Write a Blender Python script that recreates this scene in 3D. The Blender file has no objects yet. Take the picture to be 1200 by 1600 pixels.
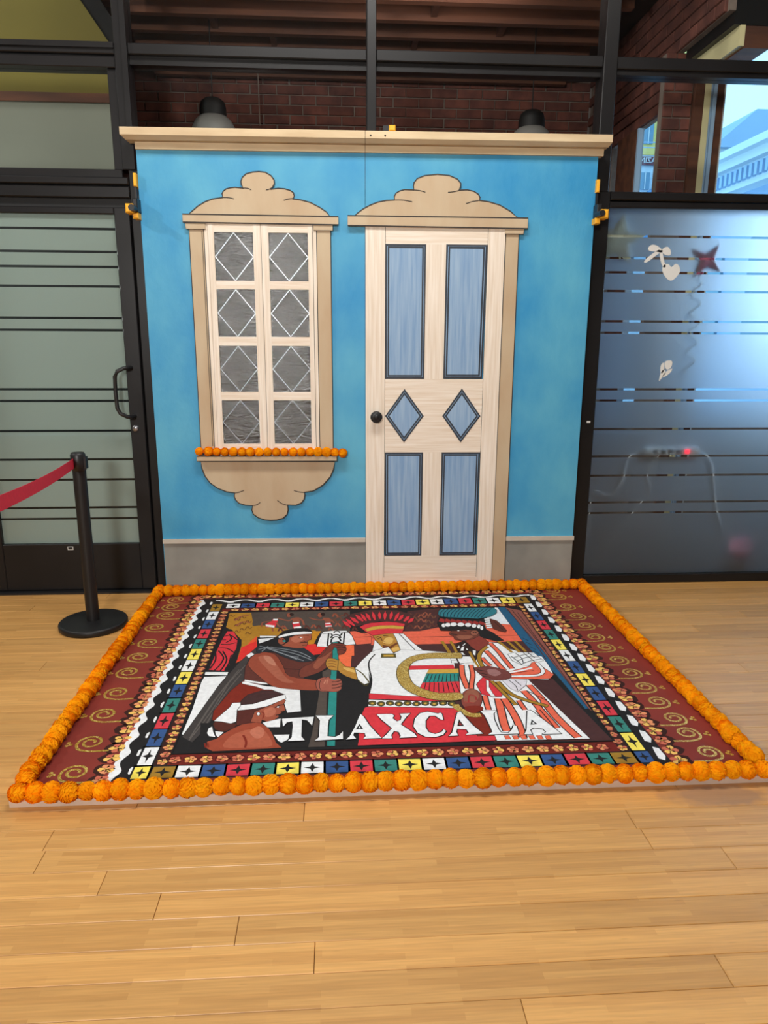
import bpy, bmesh, math, random
from mathutils import Vector, Matrix
from mathutils.geometry import tessellate_polygon
random.seed(7)
C = bpy.context.scene.collection
PI = math.pi

# ------------------------------------------------------------------ camera
cd = bpy.data.cameras.new('camera'); cam = bpy.data.objects.new('camera', cd); C.objects.link(cam)
bpy.context.scene.camera = cam
yaw, pit, rol, fpx = .0622, -.2348, .0044, 1129.05
F = Vector((math.sin(yaw)*math.cos(pit), math.cos(yaw)*math.cos(pit), math.sin(pit)))
R0 = Vector((math.cos(yaw), -math.sin(yaw), 0)); U0 = R0.cross(F)
Rv = math.cos(rol)*R0 + math.sin(rol)*U0; Uv = -math.sin(rol)*R0 + math.cos(rol)*U0
cam.matrix_world = Matrix(((Rv.x, Uv.x, -F.x, 1.0465), (Rv.y, Uv.y, -F.y, -4.1721), (Rv.z, Uv.z, -F.z, 1.5005), (0, 0, 0, 1)))
cd.sensor_fit = 'VERTICAL'; cd.sensor_height = 36; cd.lens = fpx/1600*36
cd.clip_start = .05; cd.clip_end = 200

# ------------------------------------------------------------------ sky, lamps, exposure
W = bpy.data.worlds.new('sky'); bpy.context.scene.world = W; W.use_nodes = True
wn = W.node_tree.nodes['Background']; wn.inputs[0].default_value = (.34, .66, 1, 1); wn.inputs[1].default_value = 2.4
vs = bpy.context.scene.view_settings
vs.view_transform = 'Standard'; vs.look = 'None'; vs.exposure = .06; vs.gamma = 1; vs.use_curve_mapping = False
def area(name, loc, target, size, power, col):
    l = bpy.data.lights.new(name, 'AREA'); l.shape = 'RECTANGLE'; l.size, l.size_y = size; l.energy = power; l.color = col
    o = bpy.data.objects.new(name, l); C.objects.link(o); o.location = loc
    o.rotation_euler = (Vector(target)-Vector(loc)).to_track_quat('-Z', 'Y').to_euler(); return o
WARM = (1, .975, .93)
area('ceiling_lamp_front', (1.0, -1.75, 4.25), (1.0, -1.3, 0), (1.6, .5), 78, WARM)
area('rear_fill_lamp', (-.1, -6.3, 2.4), (.8, -.3, 1.0), (.62, .42), 150, WARM)  # added fill behind the camera, hung low so the panes glow
area('ceiling_lamp_right', (2.9, -1.8, 4.25), (1.6, -2.4, 0), (.6, .6), 14, WARM)
area('track_spot_left', (-3.2, -1.95, 4.1), (.3, -.3, 1.5), (.2, .2), 52, (1, .97, .92))
area('side_room_lamp', (-1.9, .55, 4.2), (-1.9, .5, 1.2), (1.6, .35), 7, (1, .99, .94))
area('door_film_fill', (-2.7, .78, 1.9), (-.5, .12, 1.3), (.5, .9), 55, (.96, 1, .97))  # unseen lamp added out of frame to brighten the door film from behind
area('daylight_fill_right', (5.9, 2.4, 2.3), (3.0, .1, 1.5), (1.6, 2.0), 82, (.62, .8, 1))  # added lamp outside the window, topping up daylight on the frosted film
area('back_room_lamp', (1.4, .6, 3.5), (1.2, 2.5, 3.2), (1.6, .3), 8, (1, .88, .8))

# ------------------------------------------------------------------ materials
def lin(c):
    return tuple((x/255/12.92 if x <= 10 else ((x/255+.055)/1.055)**2.4) for x in c)
def mat(name, c, rough=.6, var=0, vscale=4, c2=None, stretch=(1, 1, 1), bump=0, bscale=60, metal=0, spec=.5, coat=0, world=False, rnd=0):
    m = bpy.data.materials.new(name); m.use_nodes = True; nt = m.node_tree; N, L = nt.nodes, nt.links
    b = N['Principled BSDF']; b.inputs['Roughness'].default_value = rough; b.inputs['Metallic'].default_value = metal
    b.inputs['Specular IOR Level'].default_value = spec; b.inputs['Coat Weight'].default_value = coat; b.inputs['Coat Roughness'].default_value = .15
    c = lin(c); b.inputs['Base Color'].default_value = (*c, 1)
    if world: co = N.new('ShaderNodeNewGeometry').outputs['Position']
    else: co = N.new('ShaderNodeTexCoord').outputs['Object']
    mp = N.new('ShaderNodeMapping'); mp.inputs['Scale'].default_value = stretch; L.new(co, mp.inputs['Vector'])
    last = None
    nz = N.new('ShaderNodeTexNoise'); nz.inputs['Scale'].default_value = vscale; nz.inputs['Detail'].default_value = 5; L.new(mp.outputs[0], nz.inputs['Vector'])
    cr = N.new('ShaderNodeMapRange'); cr.inputs[1].default_value = .35; cr.inputs[2].default_value = .65; L.new(nz.outputs['Fac'], cr.inputs[0])
    mx = N.new('ShaderNodeMix'); mx.data_type = 'RGBA'; L.new(cr.outputs[0], mx.inputs['Factor'])
    if c2 is None: c2 = tuple(x*(1-var) for x in c)
    else: c2 = lin(c2)
    mx.inputs['A'].default_value = (*c, 1); mx.inputs['B'].default_value = (*c2, 1); last = mx.outputs['Result']
    if rnd:
        oi = N.new('ShaderNodeObjectInfo'); hs = N.new('ShaderNodeHueSaturation')
        mr = N.new('ShaderNodeMapRange'); mr.inputs[3].default_value = 1-rnd; mr.inputs[4].default_value = 1+rnd
        L.new(oi.outputs['Random'], mr.inputs[0]); L.new(mr.outputs[0], hs.inputs['Value']); L.new(last, hs.inputs['Color']); last = hs.outputs[0]
    L.new(last, b.inputs['Base Color'])
    if bump:
        n2 = N.new('ShaderNodeTexNoise'); n2.inputs['Scale'].default_value = bscale; n2.inputs['Detail'].default_value = 4; L.new(mp.outputs[0], n2.inputs['Vector'])
        bp = N.new('ShaderNodeBump'); bp.inputs['Strength'].default_value = bump; bp.inputs['Distance'].default_value = .004
        L.new(n2.outputs['Fac'], bp.inputs['Height']); L.new(bp.outputs[0], b.inputs['Normal'])
    return m
M = {}
M['black'] = mat('black_metal', (32, 31, 32), .36, .25, 3, spec=.3)
M['blackdk'] = mat('black_matte', (20, 19, 20), .6)
M['blackpl'] = mat('black_plastic', (30, 30, 32), .42, .1, 20)
M['blue'] = mat('sky_blue_paint', (90, 174, 206), .55, c2=(44, 144, 198), vscale=2.3, bump=.3, bscale=38, stretch=(1, 1, .7))
M['tan'] = mat('tan_paint', (198, 178, 148), .6, c2=(188, 162, 130), vscale=2.2, stretch=(3, 1, 1), bump=.1)
M['tan2'] = mat('cornice_paint', (218, 197, 160), .6, c2=(200, 175, 138), vscale=3, stretch=(1, 1, 6))
M['line'] = mat('dark_outline_paint', (58, 52, 48), .7, .3, 8)
M['creamv'] = mat('cream_paint_upright_grain', (243, 232, 218), .6, c2=(226, 210, 190), vscale=26, stretch=(3, 3, .12))
M['creamh'] = mat('cream_paint_level_grain', (243, 232, 218), .6, c2=(226, 208, 186), vscale=26, stretch=(.12, 3, 3))
M['navy'] = mat('slate_black_paint', (50, 58, 70), .5, .3, 20)
M['panelblue'] = mat('dusty_blue_paint', (122, 157, 196), .6, c2=(152, 180, 208), vscale=20, stretch=(3, 3, .15))
M['grey'] = mat('grey_wainscot_paint', (152, 151, 143), .7, c2=(132, 131, 125), vscale=4)
M['rail'] = mat('pale_rail_paint', (205, 196, 182), .6, .12, 9)
M['silver'] = mat('lead_came', (170, 174, 180), .35, .2, 30, metal=.6)
M['boardedge'] = mat('board_edge', (214, 190, 170), .7, .15, 8)
M['canvas'] = mat('brick_red_canvas', (138, 44, 30), .75, c2=(120, 34, 22), vscale=3, bump=.1, bscale=300)
M['orange'] = mat('marigold_petals', (255, 176, 12), .9, c2=(255, 156, 4), vscale=40, rnd=.06, spec=.1)
def thin(m, k):   # petals and foil let some light through
    nt = m.node_tree; N, L = nt.nodes, nt.links; b = N['Principled BSDF']; t = N.new('ShaderNodeBsdfTranslucent'); x = N.new('ShaderNodeMixShader'); x.inputs[0].default_value = k
    L.new(b.inputs['Base Color'].links[0].from_socket, t.inputs[0]); L.new(b.outputs[0], x.inputs[1]); L.new(t.outputs[0], x.inputs[2]); L.new(x.outputs[0], N['Material Output'].inputs[0])
thin(M['orange'], .25)
M['string'] = mat('garland_string', (200, 190, 150), .8)
M['stan'] = mat('stanchion_black', (28, 27, 28), .45, .15, 12, spec=.4)
M['belt'] = mat('red_webbing', (222, 18, 56), .7, .1, 60)
M['clampy'] = mat('yellow_plastic', (250, 180, 40), .5)
M['steel'] = mat('steel', (160, 160, 165), .3, metal=.9)
M['whitev'] = mat('white_vinyl', (232, 232, 228), .5)
M['cream2'] = mat('window_jamb_wood', (235, 220, 170), .5, .1, 6)
M['brick'] = mat('red_brick', (128, 74, 62), .85, c2=(96, 56, 50), vscale=9, bump=.5, bscale=40, rnd=.22, world=True)
M['mortar'] = mat('mortar', (146, 128, 118), .9, .25, 12, world=True)
M['joist'] = mat('old_timber', (112, 66, 44), .7, c2=(80, 46, 32), vscale=5, stretch=(.3, 3, 3), rnd=.12)
M['yellow'] = mat('olive_yellow_wall', (118, 104, 32), .7, .1, 2)
M['greige'] = mat('greige_wall', (126, 126, 112), .7, .08, 2)
M['plaster'] = mat('plaster', (138, 138, 140), .8, .05, 1)
M['floordk'] = mat('dark_floor', (70, 66, 66), .5, .2, 4)
M['maroonfoil'] = mat('maroon_foil', (214, 120, 150), .3, .2, 14, metal=.2)
M['whitefoil'] = mat('pearl_foil', (236, 234, 214), .3, .06, 14, metal=.1)
thin(M['whitefoil'], .5)
M['pinkfoil'] = mat('pink_foil', (230, 120, 140), .35, .1, 14, metal=.2)
M['plasticw'] = mat('white_plastic', (225, 225, 225), .4)
M['bldyellow'] = mat('yellow_stucco', (250, 220, 130), .8, .05, 1)
M['bldwhite'] = mat('white_stucco', (226, 236, 242), .8, .05, 1)
M['bldblue'] = mat('blue_grey_stone', (168, 196, 226), .8, .08, 1)
M['awning'] = mat('blue_awning', (120, 170, 215), .7)
M['signred'] = mat('sign_board', (120, 66, 74), .7)
M['asphalt'] = mat('asphalt', (110, 112, 118), .9, .2, 3)
M['bldglass'] = mat('far_window_glass', (110, 150, 170), .1)
M['lampgrey'] = mat('frosted_shade', (120, 116, 112), .5)

def emit(name, c, s):
    m = bpy.data.materials.new(name); m.use_nodes = True; b = m.node_tree.nodes['Principled BSDF']
    b.inputs['Base Color'].default_value = (*lin(c), 1); b.inputs['Emission Color'].default_value = (*lin(c), 1); b.inputs['Emission Strength'].default_value = s; return m
M['led'] = emit('red_led', (255, 40, 60), 3)

def fres(N, L, ior):   # Fresnel weight that is the same on both faces of a thin sheet
    f = N.new('ShaderNodeFresnel'); g = N.new('ShaderNodeNewGeometry'); r = N.new('ShaderNodeMapRange')
    r.inputs[3].default_value = ior; r.inputs[4].default_value = 1/ior; L.new(g.outputs['Backfacing'], r.inputs[0]); L.new(r.outputs[0], f.inputs[0]); return f
def glass_clear():
    m = bpy.data.materials.new('clear_glass'); m.use_nodes = True; nt = m.node_tree; N, L = nt.nodes, nt.links
    N.remove(N['Principled BSDF']); o = N['Material Output']
    t = N.new('ShaderNodeBsdfTransparent'); t.inputs[0].default_value = (.95, .97, .965, 1)
    g = N.new('ShaderNodeBsdfGlossy'); g.inputs['Roughness'].default_value = .01
    f = fres(N, L, 1.3)
    x = N.new('ShaderNodeMixShader'); L.new(f.outputs[0], x.inputs[0]); L.new(t.outputs[0], x.inputs[1]); L.new(g.outputs[0], x.inputs[2]); L.new(x.outputs[0], o.inputs[0]); return m
M['glass'] = glass_clear()
def film(name, col, dif, rough, fr=.5):
    m = bpy.data.materials.new(name); m.use_nodes = True; nt = m.node_tree; N, L = nt.nodes, nt.links
    N.remove(N['Principled BSDF']); o = N['Material Output']
    r = N.new('ShaderNodeBsdfRefraction'); r.inputs['Color'].default_value = (.88, .93, .98, 1); r.inputs['Roughness'].default_value = rough; r.inputs['IOR'].default_value = 1.42
    d = N.new('ShaderNodeBsdfDiffuse'); d.inputs[0].default_value = (*lin(col), 1)
    tr = N.new('ShaderNodeBsdfTranslucent'); tr.inputs[0].default_value = (*lin(col), 1)
    g = N.new('ShaderNodeBsdfGlossy'); g.inputs['Roughness'].default_value = .08
    nz = N.new('ShaderNodeTexNoise'); nz.inputs['Scale'].default_value = 3
    x0 = N.new('ShaderNodeMixShader'); x0.inputs[0].default_value = 1-fr; L.new(d.outputs[0], x0.inputs[1]); L.new(tr.outputs[0], x0.inputs[2])
    x1 = N.new('ShaderNodeMixShader'); x1.inputs[0].default_value = dif; L.new(r.outputs[0], x1.inputs[1]); L.new(x0.outputs[0], x1.inputs[2])
    f = fres(N, L, 1.3)
    x2 = N.new('ShaderNodeMixShader'); L.new(f.outputs[0], x2.inputs[0]); L.new(x1.outputs[0], x2.inputs[1]); L.new(g.outputs[0], x2.inputs[2]); L.new(x2.outputs[0], o.inputs[0]); return m
M['film'] = film('frosted_film', (226, 232, 240), .3, .56, .10)
M['film2'] = film('frosted_film_door', (200, 212, 205), .8, .45, .5)

def pane_mat():
    m = bpy.data.materials.new('hammered_dark_glass'); m.use_nodes = True; nt = m.node_tree; N, L = nt.nodes, nt.links
    b = N['Principled BSDF']; b.inputs['Base Color'].default_value = (.012, .012, .013, 1); b.inputs['Roughness'].default_value = .07; b.inputs['Specular IOR Level'].default_value = .7
    b.inputs['IOR'].default_value = 1.6
    co = N.new('ShaderNodeTexCoord'); mp = N.new('ShaderNodeMapping'); mp.inputs['Scale'].default_value = (.6, 1, 2.0); L.new(co.outputs['Object'], mp.inputs[0])
    v = N.new('ShaderNodeTexNoise'); v.inputs['Scale'].default_value = 52; v.inputs['Detail'].default_value = 4; v.inputs['Roughness'].default_value = .6; L.new(mp.outputs[0], v.inputs['Vector'])
    bp = N.new('ShaderNodeBump'); bp.inputs['Strength'].default_value = 1; bp.inputs['Distance'].default_value = .0036; L.new(v.outputs['Fac'], bp.inputs['Height']); L.new(bp.outputs[0], b.inputs['Normal']); return m
M['pane'] = pane_mat()

def floor_mat():
    m = bpy.data.materials.new('bamboo_plank'); m.use_nodes = True; nt = m.node_tree; N, L = nt.nodes, nt.links
    b = N['Principled BSDF']; b.inputs['Roughness'].default_value = .36; b.inputs['Specular IOR Level'].default_value = .45
    g = N.new('ShaderNodeNewGeometry')
    br = N.new('ShaderNodeTexBrick'); br.inputs['Scale'].default_value = 1; br.inputs['Brick Width'].default_value = .33; br.inputs['Row Height'].default_value = .0192
    br.inputs['Mortar Size'].default_value = .0; br.offset = .37; br.inputs['Color1'].default_value = (*lin((217, 164, 96)), 1); br.inputs['Color2'].default_value = (*lin((201, 148, 84)), 1)
    L.new(g.outputs['Position'], br.inputs['Vector'])
    mp = N.new('ShaderNodeMapping'); mp.inputs['Scale'].default_value = (2.2, 60, 1); L.new(g.outputs['Position'], mp.inputs[0])
    n = N.new('ShaderNodeTexNoise'); n.inputs['Scale'].default_value = 2.5; n.inputs['Detail'].default_value = 5; L.new(mp.outputs[0], n.inputs['Vector'])
    r = N.new('ShaderNodeMapRange'); r.inputs[1].default_value = .3; r.inputs[2].default_value = .75; r.inputs[3].default_value = 1.1; r.inputs[4].default_value = .86; L.new(n.outputs['Fac'], r.inputs[0])
    # node rings of the bamboo strips: short dark ticks
    mp2 = N.new('ShaderNodeMapping'); mp2.inputs['Scale'].default_value = (7.5, 52, 1); L.new(g.outputs['Position'], mp2.inputs[0])
    vo = N.new('ShaderNodeTexVoronoi'); vo.inputs['Scale'].default_value = 1; vo.inputs['Randomness'].default_value = .9; L.new(mp2.outputs[0], vo.inputs['Vector'])
    rr = N.new('ShaderNodeMapRange'); rr.inputs[1].default_value = .03; rr.inputs[2].default_value = .13; rr.inputs[3].default_value = .86; rr.inputs[4].default_value = 1; L.new(vo.outputs['Distance'], rr.inputs[0])
    oi = N.new('ShaderNodeObjectInfo'); r2 = N.new('ShaderNodeMapRange'); r2.inputs[3].default_value = .86; r2.inputs[4].default_value = 1.08; L.new(oi.outputs['Random'], r2.inputs[0])
    m1 = N.new('ShaderNodeMath'); m1.operation = 'MULTIPLY'; L.new(r.outputs[0], m1.inputs[0]); L.new(rr.outputs[0], m1.inputs[1])
    m2 = N.new('ShaderNodeMath'); m2.operation = 'MULTIPLY'; L.new(m1.outputs[0], m2.inputs[0]); L.new(r2.outputs[0], m2.inputs[1])
    hs = N.new('ShaderNodeHueSaturation'); L.new(m2.outputs[0], hs.inputs['Value']); L.new(br.outputs['Color'], hs.inputs['Color'])
    # worn grey scuff on the boards just in front of the mural's right corner
    ms = N.new('ShaderNodeMapping'); ms.vector_type = 'POINT'; ms.inputs['Location'].default_value = (-2.32*4.6, 2.085*15, 0); ms.inputs['Scale'].default_value = (4.6, 15, 0); L.new(g.outputs['Position'], ms.inputs[0])
    ln = N.new('ShaderNodeVectorMath'); ln.operation = 'LENGTH'; L.new(ms.outputs[0], ln.inputs[0])
    n3 = N.new('ShaderNodeTexNoise'); n3.inputs['Scale'].default_value = 14; L.new(g.outputs['Position'], n3.inputs['Vector'])
    ad = N.new('ShaderNodeMath'); ad.operation = 'MULTIPLY_ADD'; L.new(n3.outputs['Fac'], ad.inputs[0]); ad.inputs[1].default_value = .9; L.new(ln.outputs['Value'], ad.inputs[2])
    mk = N.new('ShaderNodeMapRange'); mk.inputs[1].default_value = 1.05; mk.inputs[2].default_value = 1.5; mk.inputs[3].default_value = .62; mk.inputs[4].default_value = 0; L.new(ad.outputs[0], mk.inputs[0])
    mm = N.new('ShaderNodeMix'); mm.data_type = 'RGBA'; L.new(mk.outputs[0], mm.inputs['Factor']); L.new(hs.outputs[0], mm.inputs['A']); mm.inputs['B'].default_value = (*lin((140, 118, 106)), 1); L.new(mm.outputs['Result'], b.inputs['Base Color'])
    bp = N.new('ShaderNodeBump'); bp.inputs['Strength'].default_value = .12; bp.inputs['Distance'].default_value = .001; L.new(n.outputs['Fac'], bp.inputs['Height']); L.new(bp.outputs[0], b.inputs['Normal'])
    return m
M['floor'] = floor_mat()

def paint_mat():
    m = bpy.data.materials.new('painted_pigment'); m.use_nodes = True; nt = m.node_tree; N, L = nt.nodes, nt.links
    b = N['Principled BSDF']; b.inputs['Roughness'].default_value = .8; b.inputs['Specular IOR Level'].default_value = .2
    a = N.new('ShaderNodeAttribute'); a.attribute_name = 'pigment'
    co = N.new('ShaderNodeTexCoord'); n = N.new('ShaderNodeTexNoise'); n.inputs['Scale'].default_value = 60; n.inputs['Detail'].default_value = 5; L.new(co.outputs['Object'], n.inputs['Vector'])
    r = N.new('ShaderNodeMapRange'); r.inputs[1].default_value = .3; r.inputs[2].default_value = .7; r.inputs[3].default_value = .9; r.inputs[4].default_value = 1.08; L.new(n.outputs['Fac'], r.inputs[0])
    hs = N.new('ShaderNodeHueSaturation'); L.new(a.outputs['Color'], hs.inputs['Color']); L.new(r.outputs[0], hs.inputs['Value']); L.new(hs.outputs[0], b.inputs['Base Color']); return m
M['paint'] = paint_mat()
def glitter_mat():
    m = bpy.data.materials.new('gold_glitter'); m.use_nodes = True; nt = m.node_tree; N, L = nt.nodes, nt.links
    b = N['Principled BSDF']; b.inputs['Roughness'].default_value = .35; b.inputs['Metallic'].default_value = .35
    co = N.new('ShaderNodeTexCoord'); v = N.new('ShaderNodeTexVoronoi'); v.inputs['Scale'].default_value = 330; L.new(co.outputs['Object'], v.inputs['Vector'])
    cr = N.new('ShaderNodeValToRGB'); e = cr.color_ramp.elements; e[0].position = .0; e[0].color = (*lin((150, 108, 24)), 1); e[1].position = 1; e[1].color = (*lin((255, 238, 150)), 1)
    k = e.new(.55); k.color = (*lin((200, 158, 44)), 1)
    sp = N.new('ShaderNodeSeparateColor'); L.new(v.outputs['Color'], sp.inputs[0]); L.new(sp.outputs[0], cr.inputs[0]); L.new(cr.outputs[0], b.inputs['Base Color'])
    bp = N.new('ShaderNodeBump'); bp.inputs['Strength'].default_value = .9; bp.inputs['Distance'].default_value = .002; L.new(sp.outputs[1], bp.inputs['Height']); L.new(bp.outputs[0], b.inputs['Normal']); return m
M['glitter'] = glitter_mat()

# ------------------------------------------------------------------ object helpers
class MB:
    def __init__(s): s.v = []; s.f = []; s.sm = []
    def add(s, vs, fs, sm=False):
        n = len(s.v); s.v += [tuple(x) for x in vs]; s.f += [tuple(i+n for i in f) for f in fs]; s.sm += [sm]*len(fs); return s
    def box(s, x0, x1, y0, y1, z0, z1):
        return s.add([(x0,y0,z0),(x1,y0,z0),(x1,y1,z0),(x0,y1,z0),(x0,y0,z1),(x1,y0,z1),(x1,y1,z1),(x0,y1,z1)],
            [(0,3,2,1),(4,5,6,7),(0,1,5,4),(1,2,6,5),(2,3,7,6),(3,0,4,7)])
    def bevbox(s, x0, x1, y0, y1, z0, z1, b):   # box with chamfered front (-y) edges
        return s.add([(x0,y1,z0),(x1,y1,z0),(x1,y1,z1),(x0,y1,z1),(x0,y0+b,z0),(x1,y0+b,z0),(x1,y0+b,z1),(x0,y0+b,z1),(x0+b,y0,z0+b),(x1-b,y0,z0+b),(x1-b,y0,z1-b),(x0+b,y0,z1-b)],
            [(0,3,2,1),(0,1,5,4),(1,2,6,5),(2,3,7,6),(3,0,4,7),(4,5,9,8),(5,6,10,9),(6,7,11,10),(7,4,8,11),(8,9,10,11)])
    def prism(s, pts, y0, y1):   # outline in x,z, thickness in y (y0 = front)
        n = len(pts); tri = tessellate_polygon([[Vector((p[0], p[1], 0)) for p in pts]])
        A = sum(pts[i][0]*pts[(i+1)%n][1]-pts[(i+1)%n][0]*pts[i][1] for i in range(n))
        if A < 0: pts = pts[::-1]; tri = tessellate_polygon([[Vector((p[0], p[1], 0)) for p in pts]])
        vs = [(p[0], y0, p[1]) for p in pts]+[(p[0], y1, p[1]) for p in pts]; fs = []
        for t in tri:
            a, b, c = t; ar = (pts[b][0]-pts[a][0])*(pts[c][1]-pts[a][1])-(pts[c][0]-pts[a][0])*(pts[b][1]-pts[a][1])
            if ar < 0: a, b, c = a, c, b
            fs += [(a, b, c), (a+n, c+n, b+n)]
        for i in range(n): j = (i+1) % n; fs.append((j, i, i+n, j+n))
        return s.add(vs, fs)
    def tube(s, pts, r, n=8, cap=True):
        pts = [Vector(p) for p in pts]; vs = []; fs = []
        up = Vector((.13, .2, 1)).normalized()
        for i, p in enumerate(pts):
            d = (pts[min(i+1, len(pts)-1)]-pts[max(i-1, 0)]).normalized()
            a = d.cross(up); 
            if a.length < .05: a = d.cross(Vector((1, 0, 0)))
            a.normalize(); b = d.cross(a); rr = r[i] if isinstance(r, (list, tuple)) else r
            vs += [p+rr*(math.cos(2*PI*k/n)*a+math.sin(2*PI*k/n)*b) for k in range(n)]
        for i in range(len(pts)-1):
            for k in range(n): q = (k+1) % n; fs.append((i*n+k, (i+1)*n+k, (i+1)*n+q, i*n+q))
        s.add(vs, fs, True)
        if cap:
            m = len(pts)-1; s.add([vs[k] for k in range(n)], [tuple(range(n))]); s.add([vs[m*n+k] for k in range(n)], [tuple(range(n-1, -1, -1))])
        return s
    def lathe(s, prof, c=(0, 0, 0), n=32, axis='z'):
        vs = []; fs = []
        for (r, h) in prof:
            for k in range(n):
                a = 2*PI*k/n; x, y = r*math.cos(a), r*math.sin(a)
                vs.append((c[0]+x, c[1]+y, c[2]+h) if axis == 'z' else (c[0]+x, c[1]-h, c[2]+y))
        for i in range(len(prof)-1):
            for k in range(n): q = (k+1) % n; fs.append((i*n+k, i*n+q, (i+1)*n+q, (i+1)*n+k))
        s.add(vs, fs, True); return s
    def build(s, name, m, parent=None, kind=None, loc=None):
        me = bpy.data.meshes.new(name); me.from_pydata(s.v, [], s.f); me.materials.append(m)
        for p, q in zip(me.polygons, s.sm): p.use_smooth = q
        me.update()
        o = bpy.data.objects.new(name, me); C.objects.link(o)
        if parent: o.parent = parent
        if kind: o['kind'] = kind
        if loc: o.location = loc
        return o
def tag(o, label, cat, group=None):
    o['label'] = label; o['category'] = cat
    if group: o['group'] = group
    return o
def thing(name, label, cat, loc=(0, 0, 0), rz=0, group=None, kind=None):
    o = bpy.data.objects.new(name, None); C.objects.link(o); o.location = loc; o.rotation_euler = (0, 0, rz); o.empty_display_size = .1
    if kind: o['kind'] = kind
    else: tag(o, label, cat, group)
    return o
def inst(src, parent, loc, rot=(0, 0, 0), sc=(1, 1, 1), name=None):
    c = src.copy(); C.objects.link(c); c.parent = parent; c.location = loc; c.rotation_euler = rot; c.scale = sc
    return c
def struct(mb, name, m, parent=None): return mb.build(name, m, parent, None if parent else 'structure')
def smooth_closed(p, k=4):
    n = len(p); o = []
    for i in range(n):
        a, b, c, d = p[i-1], p[i], p[(i+1) % n], p[(i+2) % n]
        for j in range(k):
            t = j/k; o.append(tuple(.5*((2*b[q])+(-a[q]+c[q])*t+(2*a[q]-5*b[q]+4*c[q]-d[q])*t*t+(-a[q]+3*b[q]-3*c[q]+d[q])*t**3) for q in range(2)))
    return o
def smooth_open(p, k=5):
    n = len(p); o = []
    for i in range(n-1):
        a, b, c, d = p[max(i-1, 0)], p[i], p[i+1], p[min(i+2, n-1)]
        for j in range(k):
            t = j/k; o.append(tuple(.5*((2*b[q])+(-a[q]+c[q])*t+(2*a[q]-5*b[q]+4*c[q]-d[q])*t*t+(-a[q]+3*b[q]-3*c[q]+d[q])*t**3) for q in range(2)))
    return o+[tuple(p[-1])]

# ================================================================== STRUCTURE
SY = .093                      # front plane of the storefront glazing
XL, XR, YF, ZC = -4.4, 6.4, -7.4, 4.4
# floor: one slab and planks laid left to right
fl = struct(MB().box(XL, XR, YF, SY+.1, -.06, -.019), 'floor', M['floordk'])
PW = .0958; LEN = 1.83
pk = MB().add([(0,.0004,-.018),(LEN-.0012,.0004,-.018),(LEN-.0012,PW-.0004,-.018),(0,PW-.0004,-.018),(0,.0007,-.0014),(LEN-.0014,.0007,-.0014),(LEN-.0014,PW-.0007,-.0014),(0,PW-.0007,-.0014),
               (.0008,.0017,0),(LEN-.0024,.0017,0),(LEN-.0024,PW-.0017,0),(.0008,PW-.0017,0)],
              [(0,3,2,1),(0,1,5,4),(1,2,6,5),(2,3,7,6),(3,0,4,7),(4,5,9,8),(5,6,10,9),(6,7,11,10),(7,4,8,11),(8,9,10,11)]).build('plank', M['floor'], fl)
seams = {-1: .92, 0: 1.973, 1: .154, 2: .364, 3: .54, 4: .767, 5: .972, 6: 1.974}
seams[1] = .154; first = True; far = MB()
for r in range(-24, 54):
    y = -2.142-PW*(r+1)+0  # row r spans y .. y+PW
    if r == 1: pass
    s0 = seams.get(r, (r*.731) % LEN)
    if y > SY+.02 or y < YF: continue
    xs = []; x = s0
    while x > XL: x -= LEN
    while x < XR: xs.append(x); x += LEN
    for x in xs:
        if -3.25 < y and x+LEN > -1.6 and x < 4.6:
            if first: pk.location = (x, y, 0); first = False
            else: inst(pk, fl, (x, y, random.uniform(-.0003, .0002)))
        elif x > XL-.1 or True:
            far.box(max(x, XL), min(x+LEN-.0012, XR), y+.0005, y+PW-.0005, -.018, 0)
far.build('plank_floor_beyond', M['floor'], fl, 'stuff')
inst(pk, fl, (2.116-LEN*0, -2.142-PW*2, .0001))   # a shorter board laid over the row end
struct(MB().box(XL, XR, YF, SY+.1, ZC, ZC+.08), 'ceiling', M['plaster'])
struct(MB().box(XL-.1, XL, YF, SY+.1, 0, ZC), 'wall_left', M['plaster'])
struct(MB().box(XR, XR+.1, YF, SY+.1, 0, ZC), 'wall_right', M['plaster'])
struct(MB().box(XL, XR, YF-.1, YF, 0, ZC), 'wall_front', M['plaster'])

# storefront frame: black aluminium
def prof(x0, x1, z0, z1, name, y0=SY-.0, y1=SY+.11, extra=None):
    b = MB().bevbox(x0, x1, y0, y1, z0, z1, .004)
    if extra:
        for e in extra: b.box(*e)
    return struct(b, name, M['black'])
prof(-.098, -.028, 2.376, ZC, 'trim_1', extra=[(-.055, -.028, SY-.018, SY, 2.376, ZC)])
prof(-.068, .02, 0, 2.376, 'trim_2')
prof(1.210, 1.261, 0, ZC, 'trim_3', y0=SY-.012)
prof(2.485, 2.560, 2.307, ZC, 'trim_4', y0=SY-.012)
prof(2.475, 2.573, 0, 2.307, 'trim_5', y0=SY-.012)
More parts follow.
